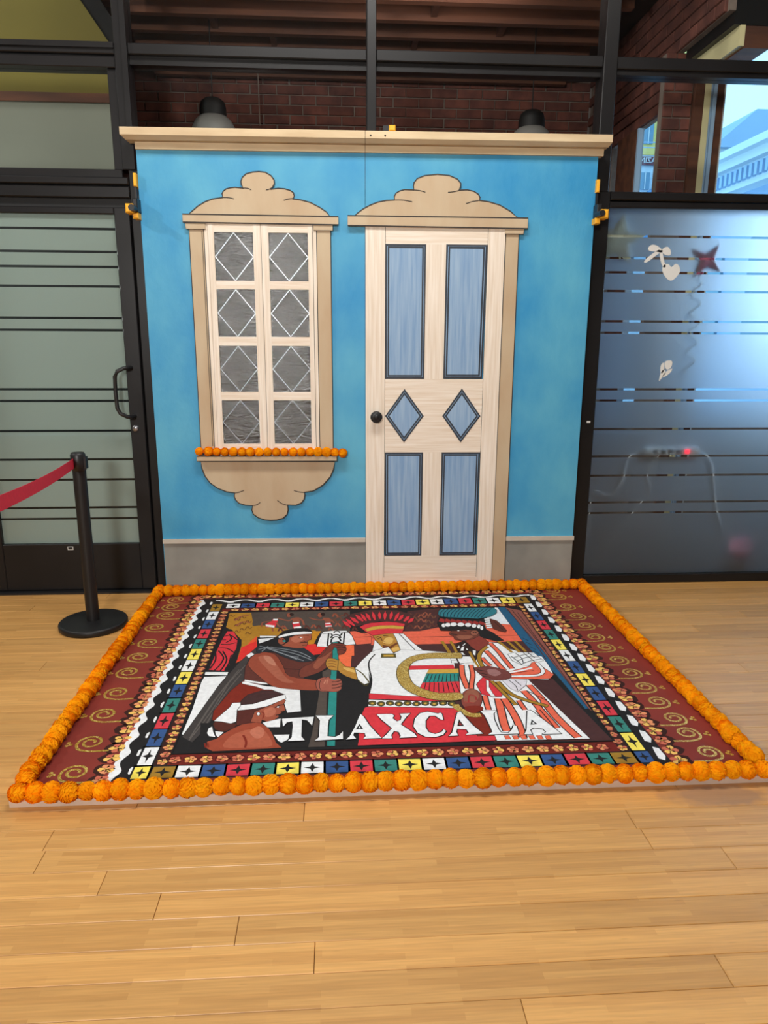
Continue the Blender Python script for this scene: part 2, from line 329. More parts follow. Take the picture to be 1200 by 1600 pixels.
# horizontal beams
prof(XL, -.098, 2.93, 2.982, 'trim_6', extra=[(XL, -.098, SY-.012, SY+.0, 2.955, 2.982)])
prof(XL, -.098, 2.867, 2.918, 'trim_7')
struct(MB().box(XL, -.098, SY+.03, SY+.11, 2.918, 2.93), 'trim_8', M['blackdk'])
prof(-.028, 1.21, 2.932, 2.985, 'trim_9', extra=[(-.028, 1.21, SY+.03, SY+.11, 2.892, 2.932)])
prof(1.261, 2.485, 2.932, 2.987, 'trim_10', extra=[(1.261, 2.485, SY+.03, SY+.11, 2.892, 2.932)])
prof(2.56, XR, 2.925, 2.985, 'trim_11', extra=[(2.56, XR, SY+.015, SY+.11, 2.9, 2.925)])
prof(XL, -.068, 2.30, 2.335, 'trim_12', y0=SY-.02); prof(XL, -.098, 2.335, 2.378, 'trim_13')
prof(XL, -.068, 2.235, 2.292, 'trim_14', y0=SY-.008); struct(MB().box(XL, -.068, SY+.03, SY+.11, 2.19, 2.31), 'trim_15', M['blackdk'])
b = MB().bevbox(2.573, XR, SY-.02, SY+.11, 2.262, 2.307, .006).bevbox(2.573, XR, SY-.008, SY+.11, 2.226, 2.258, .004)
struct(b, 'trim_16', M['black'])
prof(-.028, 2.485, 2.25, 2.30, 'trim_17')
prof(2.573, XR, 0, .055, 'baseboard_right', y0=SY-.01)
prof(XL, -1.13, 0, .14, 'baseboard_left', y0=SY-.01)
struct(MB().box(-1.06, -.03, SY-.05, SY+.08, 0, .012), 'trim_18', M['blackpl'])
prof(4.02, 4.09, .055, ZC, 'trim_19')
prof(-1.2, -1.06, 0, 2.235, 'trim_20'); prof(-2.4, -2.33, .14, ZC, 'trim_21')
# upper panes
def pane(x0, x1, z0, z1, name='window_%d', y=SY+.055):
    pane.n += 1; return struct(MB().box(x0, x1, y, y+.006, z0, z1), 'window_%d' % pane.n, M['glass'])
pane.n = 2
for a in ((XL, -.1, 2.982, ZC), (XL, -.15, 2.378, 2.867), (-.028, 1.21, 2.985, ZC), (1.261, 2.485, 2.985, ZC), (-.028, 1.21, 2.3, 2.892), (1.261, 2.485, 2.3, 2.892), (2.56, 4.02, 2.985, ZC), (4.09, XR, 2.985, ZC), (2.56, 4.02, 2.307, 2.9), (4.09, XR, 2.307, 2.9)): pane(*a)
prof(-.146, -.098, 2.378, 2.867, 'trim_22', y0=SY+.02)
GAPS = [2.0785, 1.960, 1.881, 1.778, 1.608, 1.5425, 1.2145, 1.148, .976, .809, .689, .520, .4535]
def bands(root, x0, x1, z0, z1, y, m):
    ed = [z1]+sum([[g+.0065, g-.0065] for g in GAPS], [])+[z0]
    for i in range(0, len(ed), 2):
        MB().box(x0, x1, y, y+.0015, ed[i+1], ed[i]).build('film_band', m, root)
# door_1: the glazed leaf on the left
d1 = thing('door_1', '', '', (0, 0, 0), kind='structure')
lf = MB().bevbox(-.158, -.074, SY-.012, SY+.035, .015, 2.186, .004).bevbox(-1.052, -.957, SY-.012, SY+.035, .015, 2.186, .004).bevbox(-.957, -.158, SY-.010, SY+.035, .015, .303, .004).bevbox(-.957, -.158, SY-.010, SY+.035, 2.152, 2.186, .004)
lf.build('door_frame', M['black'], d1)
MB().box(-.957, -.158, SY+.008, SY+.014, .303, 2.152).build('glass_pane', M['glass'], d1)
bands(d1, -.957, -.158, .303, 2.152, SY+.016, M['film2'])
hz = [(-.128, SY-.012, 1.338), (-.130, SY-.06, 1.338), (-.150, SY-.082, 1.336), (-.185, SY-.088, 1.32), (-.20, SY-.088, 1.29), (-.203, SY-.088, 1.2), (-.20, SY-.088, 1.115), (-.185, SY-.088, 1.085), (-.150, SY-.082, 1.066), (-.130, SY-.06, 1.063), (-.128, SY-.012, 1.063)]
h = MB().tube(hz, .0115, 10).build('handle', M['blackpl'], d1)
lk = MB().lathe([(0, .012), (.014, .012), (.018, .008), (.018, 0)], (-.128, SY-.012, .993), 20, 'y').build('lock_cylinder', M['steel'], d1)
MB().box(-.58, -.548, SY-.0125, SY-.010, .268, .288).build('label_plate', M['whitev'], d1); MB().box(-.577, -.551, SY-.0132, SY-.0125, .271, .285).build('label_print', M['blackpl'], d1)
# window_2: left of the door, mostly out of frame
w2 = thing('window_2', '', '', kind='structure'); MB().box(-2.33, -1.2, SY+.02, SY+.026, .14, 2.235).build('glass_pane', M['glass'], w2); MB().box(XL, -2.4, SY+.02, SY+.026, .14, 2.235).build('glass_pane', M['glass'], w2)
bands(w2, -2.33, -1.2, .14, 2.235, SY+.03, M['film2']); 
# window_1: frosted pane on the right
w1 = thing('window_1', '', '', kind='structure')
MB().box(2.573, 4.02, SY+.012, SY+.018, .055, 2.226).build('glass_pane', M['glass'], w1); bands(w1, 2.573, 4.02, .055, 2.226, SY+.020, M['film'])
MB().box(4.09, XR, SY+.012, SY+.018, .055, 2.226).build('glass_pane', M['glass'], w1); bands(w1, 4.09, XR, .055, 2.226, SY+.020, M['film'])
# dark infill behind the backdrop (fixed lower lights)
struct(MB().box(.02, 1.21, SY+.05, SY+.06, 0, 2.25).box(1.261, 2.475, SY+.05, SY+.06, 0, 2.25), 'wall_storefront', M['blackdk'])

# ---- rooms behind the glass
BY = 2.5; SX = 3.2; CZ = 3.72
struct(MB().box(XL, 8.0, SY+.1, BY+.3, -.06, -.001), 'floor_back_room', M['floordk'])
# back wall with bricks
wb = struct(MB().box(-1.2, SX+.3, BY+.012, BY+.3, 0, 4.4), 'wall_back', M['mortar'])
BL, BH = .205, .0655
proto = {}
def brick_at(parent, loc, l, axis='x'):
    key = (round(l, 3), axis)
    if key not in proto:
        j = .0
        if axis == 'x': bm_ = MB().bevbox(0, l, -.006, .014, 0, BH, .0035)
        else:
            t = MB().bevbox(0, l, -.006, .014, 0, BH, .0035); bm_ = MB(); bm_.add([(v[1], -v[0], v[2]) for v in t.v], t.f)
        o = bm_.build('brick', M['brick'], parent, loc=loc); proto[key] = o; return o
    return inst(proto[key], parent, loc)
n = 0
zz = 3.02-.0755*2
row = 0
while zz < 3.72:
    x = -.95-(row % 2)*.108
    while x < SX-.02:
        l = min(BL, SX-x-.004)
        if l > .04: brick_at(wb, (x+random.uniform(-.003, .003), BY+random.uniform(-.003, .003), zz), BL if l > .19 else l); n += 1
        x += BL+.0105
    zz += .0755; row += 1
# lower courses, hidden behind the backdrop, joined
lo = MB(); zz = 0
while zz < 2.84:
    x = -1.2-(row % 2)*.108; row += 1
    while x < SX: lo.bevbox(x, x+BL, BY-.004, BY+.013, zz, zz+BH, .003); x += BL+.0105
    zz += .0755
lo.build('brick_courses_below', M['brick'], wb, 'stuff')
# side wall with the window openings (plane x = 3.2)
sw = struct(MB().box(SX+.012, SX+.05, .92, BY, 2.965, 4.4).box(SX+.012, SX+.05, SY+.12, .92, 3.27, 4.4).box(SX+.012, SX+.05, .92, BY, 0, .9).box(SX+.012, SX+.05, 1.9, BY, .9, 2.965), 'wall_side', M['mortar'])
zz = 2.97; row = 0
while zz < 3.8:
    ymax = BY-.01; ymin = .86 if zz < 3.262 else SY+.13
    y = ymax-(row % 2)*.108
    while y > ymin:
        l = min(BL, y-ymin)
        if l > .05: brick_at(sw, (SX+random.uniform(-.003, .003), y, zz), BL if l > .19 else .1, 'y')
        y -= BL+.0105
    zz += .0755; row += 1
struct(MB().box(SX-.02, SX+.03, 1.345, 1.694, .9, 2.965), 'trim_23', M['joist'])
struct(MB().box(SX-.012, SX+.03, 1.325, 1.345, .9, 2.965), 'trim_24', M['bldblue'])
struct(MB().box(SX, SX+.06, .93, 1.9, .85, .9), 'trim_25', M['plaster'])
struct(MB().box(SX+.02, SX+.024, .93, 1.325, .9, 2.965).box(SX+.02, SX+.024, 1.694, 1.9, .9, 2.965), 'window_30', M['glass'])
# pier between the windows: front face at y = .83
pr = struct(MB().box(3.142, 3.335, .842, .90, .0, 3.27), 'wall_pier', M['mortar'])
zz = 2.30; row = 0
while zz < 3.25:
    xs = [(3.145, .115), (3.268, .06)] if row % 2 else [(3.145, .06), (3.213, .115)]
    for x, l in xs: brick_at(pr, (x, .835, zz), l)
    zz += .0755; row += 1
struct(MB().box(3.335, 3.395, .80, .95, 0, 3.9), 'trim_26', M['joist'])
struct(MB().add([(3.395,.80,0),(3.437,.80,0),(3.437,.95,0),(3.395,.95,0),(3.395,.80,3.9),(3.437,.80,3.9),(3.437,.95,3.9),(3.395,.95,3.9)], [(0,3,2,1),(4,5,6,7),(0,1,5,4),(1,2,6,5),(2,3,7,6),(3,0,4,7)]), 'trim_27', M['cream2'])
struct(MB().box(3.441, 3.452, .81, .95, 0, 3.9).box(3.456, 3.478, .80, .95, 0, 3.9), 'trim_28', M['bldblue'])
struct(MB().box(3.482, 3.535, .82, .95, 0, 3.9), 'trim_29', M['joist']); struct(MB().box(3.535, 3.55, .83, .95, 0, 3.9), 'trim_30', M['whitev'])
struct(MB().box(3.55, 7.9, .83, .95, 0, 1.0), 'wall_alcove', M['mortar']); struct(MB().box(3.34, 7.9, .80, .95, 3.62, 4.4), 'wall_alcove_head', M['mortar'])
struct(MB().box(3.55, 7.9, .89, .896, 1.0, 3.9), 'window_31', M['glass'])
struct(MB().box(5.2, 5.28, .83, .95, 1.0, 3.9), 'trim_31', M['blackpl'])
struct(MB().box(7.9, 8.0, SY+.1, .95, 0, 4.4), 'wall_alcove_end', M['plaster'])
# steel beam and timber trim running towards the window
struct(MB().box(SX+.052, SX+.28, SY+.13, .80, 3.205, 4.3), 'trim_32', M['black'])
struct(MB().box(SX+.09, SX+.12, SY+.13, .80, 3.10, 3.21), 'trim_33', M['cream2']); struct(MB().box(SX+.12, SX+.27, SY+.13, .79, 3.09, 3.2), 'trim_34', M['joist'])
# timber ceiling of the back room
cb = struct(MB().box(-.4, SX, SY+.12, BY, CZ+.02, CZ+.06).box(-1.2, -.4, 1.15, BY, CZ+.02, CZ+.06), 'ceiling_back_room', M['joist'])
jo = MB().box(-.4, 2.95, -.028, .028, -.16, .02).build('joist', M['joist'], cb, loc=(0, BY-.1, CZ))
for k in range(1, 9): inst(jo, cb, (0, BY-.1-.285*k, CZ+random.uniform(-.004, .004)))
kb = MB().box(-.02, .02, .03, .255, -.14, .02).build('blocking', M['joist'], cb, loc=(.36, BY-.1-.285*1, CZ))
for k, x in ((2, 1.62), (3, .22), (1, 2.0), (4, 1.7), (2, .6), (5, .3), (3, 2.2)): inst(kb, cb, (x, BY-.1-.285*(k+1), CZ))
struct(MB().box(2.95, SX+.0, SY+.13, BY, 3.70, 3.9), 'trim_35', M['black'])
struct(MB().box(SX+.28, 8, SY+.12, .95, 3.64, 3.7), 'ceiling_alcove', M['joist'])
# left back room: greige wall, dark rail, olive wall above with its sloping end
wl = struct(MB().box(XL, -.36, 1.0, 1.1, 2.30, 2.953), 'wall_left_room', M['greige']); struct(MB().box(XL, -.36, 1.0, 1.1, 0, 2.30), 'wall_left_room_lower', M['blackpl'])  # darkness behind the door put into the lower wall's black colour
struct(MB().prism([(XL, 3.003), (-.36, 3.003), (-.36, 3.288), (-.385, 3.323), (-.523, 3.526), (-.9, 4.08), (-.9, 4.3), (XL, 4.3)], 1.0, 1.1), 'wall_left_room_upper', M['yellow'])
struct(MB().box(XL, -.36, .985, 1.1, 2.953, 3.003), 'trim_36', M['joist'])
struct(MB().prism([(-.36, 2.9), (-.27, 2.9), (-.27, 3.33), (-.43, 3.57), (-.8, 4.12), (-.9, 4.08), (-.523, 3.526), (-.36, 3.288)], 1.02, 1.14), 'trim_37', M['black'])
struct(MB().box(XL, -.4, SY+.12, 1.1, 4.3, 4.4), 'ceiling_left_room', M['plaster'])
struct(MB().box(-1.26, -1.2, 1.1, BY+.3, 0, 4.3), 'wall_partition', M['blackdk'])
struct(MB().box(XL-.1, XL, SY+.1, 1.1, 0, ZC), 'wall_left_room_end', M['plaster'])
struct(MB().box(XL, 8, SY+.12, SY+.121, 0, 0.001), 'trim_38', M['blackdk'])

# ================================================================== OUTSIDE
bpy.context.view_layer.update()
gr = struct(MB().box(2.8, 60, -8, 60, -3.1, -3.0), 'ground', M['asphalt'])
# yellow and white shop building
bA = thing('shop_building', 'yellow and white shop building with a dark sign band seen through the narrow side window', 'building', (5.5, 12, -3))
MB().box(0, 2.9, 0, 6, 8.3, 15).build('upper_wall', M['bldyellow'], bA); MB().box(0, 2.9, .02, 6, 0, 8.3).build('wall', M['bldwhite'], bA)
sg = MB().box(.1, 2.85, -.06, 0, 8.09, 8.25).build('sign_band', M['signred'], bA)
def text(body, size, m, parent, mtx, name='lettering', ext=.01):
    cu = bpy.data.curves.new(name, 'FONT'); cu.body = body; cu.size = size; cu.extrude = ext; cu.align_x = 'CENTER'; cu.align_y = 'CENTER'
    t = bpy.data.objects.new('tmp', cu); C.objects.link(t); dg = bpy.context.evaluated_depsgraph_get(); me = bpy.data.meshes.new_from_object(t.evaluated_get(dg)); bpy.data.objects.remove(t)
    me.transform(mtx); me.materials.clear(); me.materials.append(m); o = bpy.data.objects.new(name, me); C.objects.link(o); o.parent = parent; return o
mir = Matrix.Translation((1.86, -.07, 8.17)) @ Matrix.Rotation(PI/2, 4, 'X') @ Matrix.Diagonal((-1, 1, 1, 1))
text('AMAZING MOOD', .15, M['whitev'], sg, mir, ext=.004)
for k in range(9):
    for z0, z1 in ((8.5, 8.95), (7.62, 7.95), (9.15, 9.5)):
        f_ = MB().box(.15+k*.3, .36+k*.3, -.03, .02, z0, z1).build('window', M['bldglass'], bA); MB().box(.25+k*.3, .265+k*.3, -.04, -.03, z0, z1).build('glazing_bar', M['whitev'], f_)
aw = MB().add([(1.3, -1.6, 6.6), (2.6, -1.6, 7.5), (2.6, 0, 7.9), (1.3, 0, 7.0), (1.3, -1.6, 6.2), (2.6, -1.6, 7.1), (2.6, 0, 7.4), (1.3, 0, 6.6)], [(0,1,2,3),(4,7,6,5),(0,4,5,1),(1,5,6,2),(2,6,7,3),(3,7,4,0)]).build('awning', M['awning'], bA)
for z in (8.36, 8.46): MB().box(.1, 2.8, -.3, -.28, z, z+.015).build('balcony_rail', M['bldblue'], bA)
# stone building with a cornice, parallel to the side wall
bB = thing('cornice_building', 'pale blue stone building with a dentilled cornice outside the big right window', 'building', (7.0, 0, -3))
MB().box(.25, 8, 1.2, 9.5, 0, 6.7).build('wall', M['bldblue'], bB)
co = MB()
co.box(-.25, 8, 1.1, 9.6, 7.12, 7.22).box(-.12, 8, 1.1, 9.55, 7.0, 7.12).box(0, 8, 1.15, 9.5, 6.7, 7.0)
cc = co.build('cornice', M['bldwhite'], bB); dn = MB()
for k in range(60): dn.box(-.08, 0, 1.25+k*.137, 1.32+k*.137, 6.78, 6.95)
dn.build('dentils', M['bldblue'], cc, 'stuff')
MB().box(.05, .3, 1.2, 9.5, 6.3, 6.45).build('string_course', M['bldwhite'], bB)
for k in range(4): MB().box(.2, .26, 2.0+k*1.9, 3.1+k*1.9, 4.0, 6.0).build('window', M['bldglass'], bB)
bC = thing('gabled_building', 'white building with a low gable roof rising behind the corniced stone building', 'building', (13, 20, -3))
MB().box(0, 9, 0, 6, 0, 10.4).build('wall', M['bldwhite'], bC)
MB().prism([(-.2, 10.4), (1.1, 11.5), (8, 11.5), (9.2, 10.4)], -.2, 6).build('roof', M['bldblue'], bC)
MB().box(1.9, 2.6, -.3, 0, 11.5, 13).build('chimney', M['bldwhite'], bC)

# ================================================================== BACKDROP (local frame: x along, -y to the camera)
bd = thing('painted_backdrop', 'blue plywood backdrop painted as a house front with window and cream door', 'backdrop', (0, .012, 0), -.0189)
SEAM = 1.1965; TOP = 2.46
MB().box(0, SEAM-.0008, 0, .03, 0, 2.50).build('wall_panel', M['blue'], bd)
MB().box(SEAM+.0012, 2.449, 0, .03, 0, 2.50).build('wall_panel', M['blue'], bd)
MB().box(.06, 1.15, .03, .065, .05, .09).box(1.25, 2.40, .03, .065, .05, .09).box(.06, .1, .03, .065, .09, 2.45).box(2.36, 2.4, .03, .065, .09, 2.45).build('back_batten', M['boardedge'], bd)
for x0, x1 in ((-.022, SEAM-.001), (SEAM+.001, 2.491)):
    a, b_ = (x0+.024, x1) if x0 < 0 else (x0, x1-.02)
    MB().box(a-.0, b_, -.020, .03, 2.457, 2.492).build('cornice_lower_board', M['tan2'], bd)
    L0, L1 = (x0-.035, x1) if x0 < 0 else (x0, 2.496)
    MB().prism([(0, 2.4935), (0, 2.545), (.105, 2.545), (.105, 2.515), (.085, 2.4935)], 0, 0)  # profile reference
    mbc = MB(); zt = 2.548
    mbc.add([(L0, -.075, 2.512), (L1, -.075, 2.512), (L1, -.075, zt), (L0, -.075, zt), (L0, .03, zt), (L1, .03, zt), (L0+.02*(x0 < 0), -.05, 2.494), (L1-.01*(x0 > 0), -.05, 2.494), (L0+.02*(x0 < 0), .03, 2.494), (L1-.01*(x0 > 0), .03, 2.494)],
            [(0,1,2,3),(3,2,5,4),(6,7,1,0),(8,9,7,6),(4,5,9,8),(0,3,4,8),(0,8,6),(1,7,9),(1,9,5,2)])
    cn = mbc.build('cornice_cap', M['tan2'], bd)
for x in (1.225, 1.30): MB().lathe([(0, .0015), (.004, .001), (.005, 0)], (x, -.075, 2.525), 10, 'y').build('nail_head', M['line'], bd)
# grey wainscot + rail
for x0, x1, zl in ((.004, SEAM-.001, .335), (2.042, 2.449, .338)):
    MB().box(x0, x1, -.004, 0, 0, zl-.008).build('wainscot', M['grey'], bd)
    MB().box(x0-.002, x1+.004 if x1 > 2 else x1, -.016, 0, zl-.012, zl+.012).build('wainscot_rail', M['rail'], bd)

def ribbon(pts, w, y, closed=False):   # raised line of paint following pts (x,z)
    mb = MB(); n = len(pts); L_ = []
    for i, p in enumerate(pts):
        a = pts[i-1] if (i or closed) else pts[0]; c = pts[(i+1) % n] if (i < n-1 or closed) else pts[-1]
        dx, dz = c[0]-a[0], c[1]-a[1]; l = math.hypot(dx, dz) or 1; nx, nz = -dz/l*w/2, dx/l*w/2
        L_.append(((p[0]+nx, p[1]+nz), (p[0]-nx, p[1]-nz)))
    rng = range(n if closed else n-1); vs = []
    for i in range(n):
        (a, b2), (c, d) = L_[i][0], L_[i][1]; vs += [(a, y, b2), (c, y, d), (a, y+.0012, b2), (c, y+.0012, d)]
    fs = []
    for i in rng:
        j = (i+1) % n; A, B = 4*i, 4*j; fs += [(A, A+1, B+1, B), (A, B, B+2, A+2), (A+1, A+3, B+3, B+1)]
    return mb.add(vs, fs)
def cut(name, pts, y0, y1, m, parent, sm=0, outline=.0065):
    p = smooth_closed(pts, 3) if sm else pts
    o = MB().prism(p, y0, y1).build(name, m, parent)
    if outline: ribbon(p, outline, y0-.0006, True).build('painted_outline', M['line'], o)
    return o
PN = {'ped_w':[(0.251,2.136),(0.273,2.156),(0.308,2.184),(0.347,2.206),(0.386,2.22),(0.441,2.228),(0.438,2.246),(0.445,2.259),(0.46,2.27),(0.482,2.276),(0.507,2.279),(0.553,2.275),(0.543,2.29),(0.54,2.308),(0.548,2.328),(0.569,2.346),(0.603,2.355),(0.637,2.358),(0.67,2.355),(0.699,2.339),(0.715,2.318),(0.716,2.3),(0.708,2.286),(0.694,2.271),(0.735,2.277),(0.769,2.275),(0.799,2.267),(0.815,2.256),(0.819,2.24),(0.81,2.225),(0.853,2.221),(0.904,2.209),(0.955,2.184),(0.989,2.162),(1.014,2.135)],'ped_w_l':[[(0.433,2.228),(0.471,2.228),(0.5,2.222)],[(0.553,2.276),(0.574,2.275),(0.593,2.268)],[(0.671,2.268),(0.688,2.272),(0.703,2.28)],[(0.763,2.218),(0.789,2.225),(0.817,2.228)],[(0.228,2.134),(0.561,2.138),(1.03,2.131)]],'brk':[(0.249,0.812),(0.253,0.771),(0.269,0.724),(0.295,0.686),(0.335,0.655),(0.389,0.632),(0.435,0.626),(0.431,0.605),(0.438,0.584),(0.456,0.564),(0.493,0.552),(0.535,0.549),(0.53,0.523),(0.537,0.498),(0.565,0.476),(0.602,0.463),(0.635,0.459),(0.672,0.461),(0.71,0.472),(0.734,0.495),(0.741,0.521),(0.739,0.552),(0.787,0.55),(0.82,0.564),(0.837,0.588),(0.841,0.612),(0.838,0.627),(0.892,0.636),(0.949,0.671),(0.991,0.719),(1.011,0.764),(1.018,0.809)],'brk_l':[[(0.434,0.626),(0.459,0.63),(0.489,0.641)],[(0.53,0.549),(0.558,0.554),(0.58,0.568)],[(0.68,0.58),(0.708,0.56),(0.74,0.55)],[(0.778,0.639),(0.808,0.63),(0.84,0.627)]],'ped_d':[(1.132,2.134),(1.155,2.157),(1.184,2.178),(1.224,2.199),(1.264,2.214),(1.31,2.223),(1.354,2.226),(1.353,2.244),(1.362,2.26),(1.381,2.271),(1.407,2.278),(1.459,2.277),(1.455,2.296),(1.458,2.314),(1.475,2.334),(1.515,2.349),(1.583,2.356),(1.647,2.351),(1.69,2.334),(1.709,2.313),(1.707,2.294),(1.698,2.279),(1.746,2.281),(1.781,2.274),(1.805,2.26),(1.815,2.244),(1.813,2.229),(1.864,2.223),(1.923,2.207),(1.983,2.176),(2.037,2.136)],'ped_d_l':[[(1.351,2.226),(1.402,2.226),(1.45,2.218)],[(1.459,2.277),(1.487,2.275),(1.519,2.267)],[(1.641,2.268),(1.672,2.271),(1.708,2.28)],[(1.739,2.212),(1.774,2.223),(1.818,2.23)],[(1.126,2.134),(1.518,2.142),(2.055,2.136)]]}
# window surround
wf = thing('painted_window', '', '', (0, 0, 0)); wf.parent = bd
for k in ('label', 'category'): del wf[k]
cut('pediment', PN['ped_w'], -.012, 0, M['tan'], wf)
for q in PN['ped_w_l']: ribbon(smooth_open(q), .004, -.0136).build('painted_line', M['line'], wf)
cut('lintel', [(.226, 2.102), (1.053, 2.097), (1.053, 2.138), (.226, 2.142)], -.022, 0, M['tan'], wf)
for x0, x1 in ((.254, .331), (.934, 1.010)):
    cut('pilaster', [(x0, .86), (x1, .86), (x1, 2.072), (x0, 2.072)], -.010, 0, M['tan'], wf, 0, .004)
    cut('capital', [(x0-.014, 2.068), (x1+.012, 2.068), (x1+.012, 2.098), (x0-.018, 2.098)], -.018, 0, M['tan'], wf, 0, .003)
ribbon([(.322, .9), (.322, 2.06)], .003, -.0115).build('painted_line', M['line'], wf)
cut('sill', [(.234, .818), (1.030, .818), (1.030, .846), (.234, .846)], -.045, 0, M['tan'], wf, 0, .004)
cut('bracket', PN['brk'], -.012, 0, M['tan'], wf)
for q in PN['brk_l']: ribbon(smooth_open(q), .004, -.0136).build('painted_line', M['line'], wf)
# casing and sashes of cream boards
MB().box(.334, .352, -.012, 0, .845, 2.098).box(.914, .932, -.012, 0, .845, 2.098).build('casing', M['creamv'], wf)
rows = [(2.055, 1.806), (1.762, 1.510), (1.461, 1.208), (1.161, .913)]
for (xa, g0, g1, xb) in ((.354, .385, .593, .6345), (.637, .676, .887, .912)):
    MB().box(xa, g0, -.016, 0, .845, 2.098).box(g1, xb, -.016, 0, .845, 2.098).build('sash_stile', M['creamv'], wf)
    ribbon([(xb+.0012, .86), (xb+.0012, 2.06)], .0028, -.0125).build('painted_line', M['line'], wf)
    zs = [(2.055, 2.098)]+[(rows[i+1][0], rows[i][1]) for i in range(3)]+[(.845, .913)]
    for z0, z1 in zs: MB().box(g0, g1, -.0145, 0, z0, z1).build('muntin', M['creamh'], wf)
    for zt_, zb_ in rows:
        MB().box(g0, g1, -.004, 0, zb_, zt_).build('pane', M['pane'], wf)
        cx, cz, hx, hz_ = (g0+g1)/2, (zt_+zb_)/2, (g1-g0)/2-.001, (zt_-zb_)/2-.001
        d_ = MB()
        P4 = [(cx, cz+hz_), (cx+hx, cz), (cx, cz-hz_), (cx-hx, cz)]
        r_ = ribbon(P4, .0055, -.006, True); r_.build('lead_diamond', M['silver'], wf)
        e_ = .012
        P4 = [(cx, cz+hz_-e_*1.3), (cx+hx-e_, cz), (cx, cz-hz_+e_*1.3), (cx-hx+e_, cz)]
# painted door
dr = thing('painted_door', '', '', (0, 0, 0)); dr.parent = bd
for k in ('label', 'category'): del dr[k]
cut('pediment', PN['ped_d'], -.014, 0, M['tan'], dr)
for q in PN['ped_d_l']: ribbon(smooth_open(q), .004, -.0156).build('painted_line', M['line'], dr)
cut('lintel', [(1.103, 2.094), (2.079, 2.088), (2.079, 2.141), (1.103, 2.143)], -.026, 0, M['tan'], dr)
cut('pilaster', [(1.961, 0), (2.041, 0), (2.036, 2.066), (1.964, 2.066)], -.010, 0, M['tan'], dr, 0, .004)
cut('capital', [(1.957, 2.060), (2.058, 2.060), (2.062, 2.088), (1.957, 2.088)], -.020, 0, M['tan'], dr, 0, .003)
T = -.014
MB().box(1.198, 1.3065, T, 0, 0, 2.092).build('stile', M['creamv'], dr); MB().box(1.8665, 1.960, T, 0, 0, 2.092).build('stile', M['creamv'], dr)
for z0, z1 in ((2.004, 2.092), (.862, 1.282), (0, .236)): MB().box(1.3065, 1.8665, T+.0008, 0, z0, z1).build('rail', M['creamh'], dr)
MB().box(1.529, 1.639, T+.0008, 0, 1.282, 2.004).box(1.531, 1.639, T+.0008, 0, .236, .862).build('mullion', M['creamv'], dr)
for x in (1.3065, 1.8665): ribbon([(x, .1), (x, 2.09)], .0016, T-.0006).build('painted_line', M['line'], dr)
def frame(pts, ins, w, sm=0):
    # pts outer corners; dark moulding around a blue panel
    cx = sum(p[0] for p in pts)/len(pts); cz = sum(p[1] for p in pts)/len(pts); n = len(pts)
    def off(d):
        o = []
        for i in range(n):
            p, a, c = pts[i], pts[i-1], pts[(i+1) % n]
            e1 = Vector((p[0]-a[0], p[1]-a[1])).normalized(); e2 = Vector((c[0]-p[0], c[1]-p[1])).normalized()
            n1 = Vector((-e1.y, e1.x)); n2 = Vector((-e2.y, e2.x)); s_ = 1 if n1.dot(Vector((cx-p[0], cz-p[1]))) > 0 else -1
            m_ = (n1+n2); m_ = m_*(1/(1+n1.dot(n2))); o.append((p[0]+s_*m_.x*d, p[1]+s_*m_.y*d))
        return o
    inn = off(w); mid = off(w*.5); pn_ = MB().prism(pts, T-.001, 0).build('panel_moulding', M['navy'], dr)
    ribbon(mid, .003, T-.0032, True).build('highlight_line', M['panelblue'], pn_)
    MB().prism(inn, T-.0022, T-.0005).build('panel_field', M['panelblue'], pn_)
frame([(1.307, 2.003), (1.528, 2.003), (1.530, 1.283), (1.309, 1.283)], 0, .021)
frame([(1.6385, 2.004), (1.864, 2.004), (1.859, 1.285), (1.6385, 1.285)], 0, .022)
frame([(1.308, .861), (1.529, .861), (1.530, .237), (1.311, .237)], 0, .020)
frame([(1.640, .861), (1.862, .861), (1.860, .236), (1.639, .236)], 0, .020)
frame([(1.419, 1.226), (1.531, 1.072), (1.419, .919), (1.309, 1.072)], 0, .020)
frame([(1.747, 1.229), (1.859, 1.072), (1.748, .919), (1.638, 1.072)], 0, .021)
kn = MB().lathe([(0, .05), (.012, .05), (.014, .046), (.022, .047), (.031, .042), (.034, .034), (.030, .026), (.014, .02), (.012, .008), (.024, .006), (.026, 0)], (1.258, T, 1.069), 28, 'y').build('door_knob', M['blackpl'], dr)

# ================================================================== MARIGOLDS
def marigold_mesh(seed, r=.0285):
    rn = random.Random(seed); vs = []; fs = []
    ga = PI*(3-5**.5); n = 150
    b = MB(); prof_ = [(r*.93*math.sin(PI*i/8), -r*.93*math.cos(PI*i/8)) for i in range(9)]; b.lathe(prof_, n=12)
    for i in range(n):
        z = 1-2*(i+.5)/n; a = ga*i+rn.uniform(-.12, .12); q = math.sqrt(1-z*z); d = Vector((q*math.cos(a), q*math.sin(a), z))
        t = d.cross(Vector((0, 0, 1))); t = t.normalized() if t.length > .1 else Vector((1, 0, 0)); t = (t+d.cross(t)*rn.uniform(-.9, .9)).normalized(); u = d.cross(t)
        R = r*rn.uniform(.97, 1.05); w = r*rn.uniform(.24, .33); k = rn.uniform(-.12, .2)*r
        b0 = d*r*.84; m1 = d*R*.95+t*w+u*k; m2 = d*R*.95-t*w+u*k; tp = d*(R*1.02)+u*(k+r*.10); tl = d*R*.99+t*w*.7+u*(k+r*.04); tr_ = d*R*.99-t*w*.7+u*(k+r*.04); lo_ = d*R*.93+u*(k-r*.12)
        b.add([b0, m1, tl, tp, tr_, m2, lo_], [(0, 1, 6), (6, 1, 2, 3), (6, 3, 4, 5), (0, 6, 5)])
    return b
mp = [None]*4
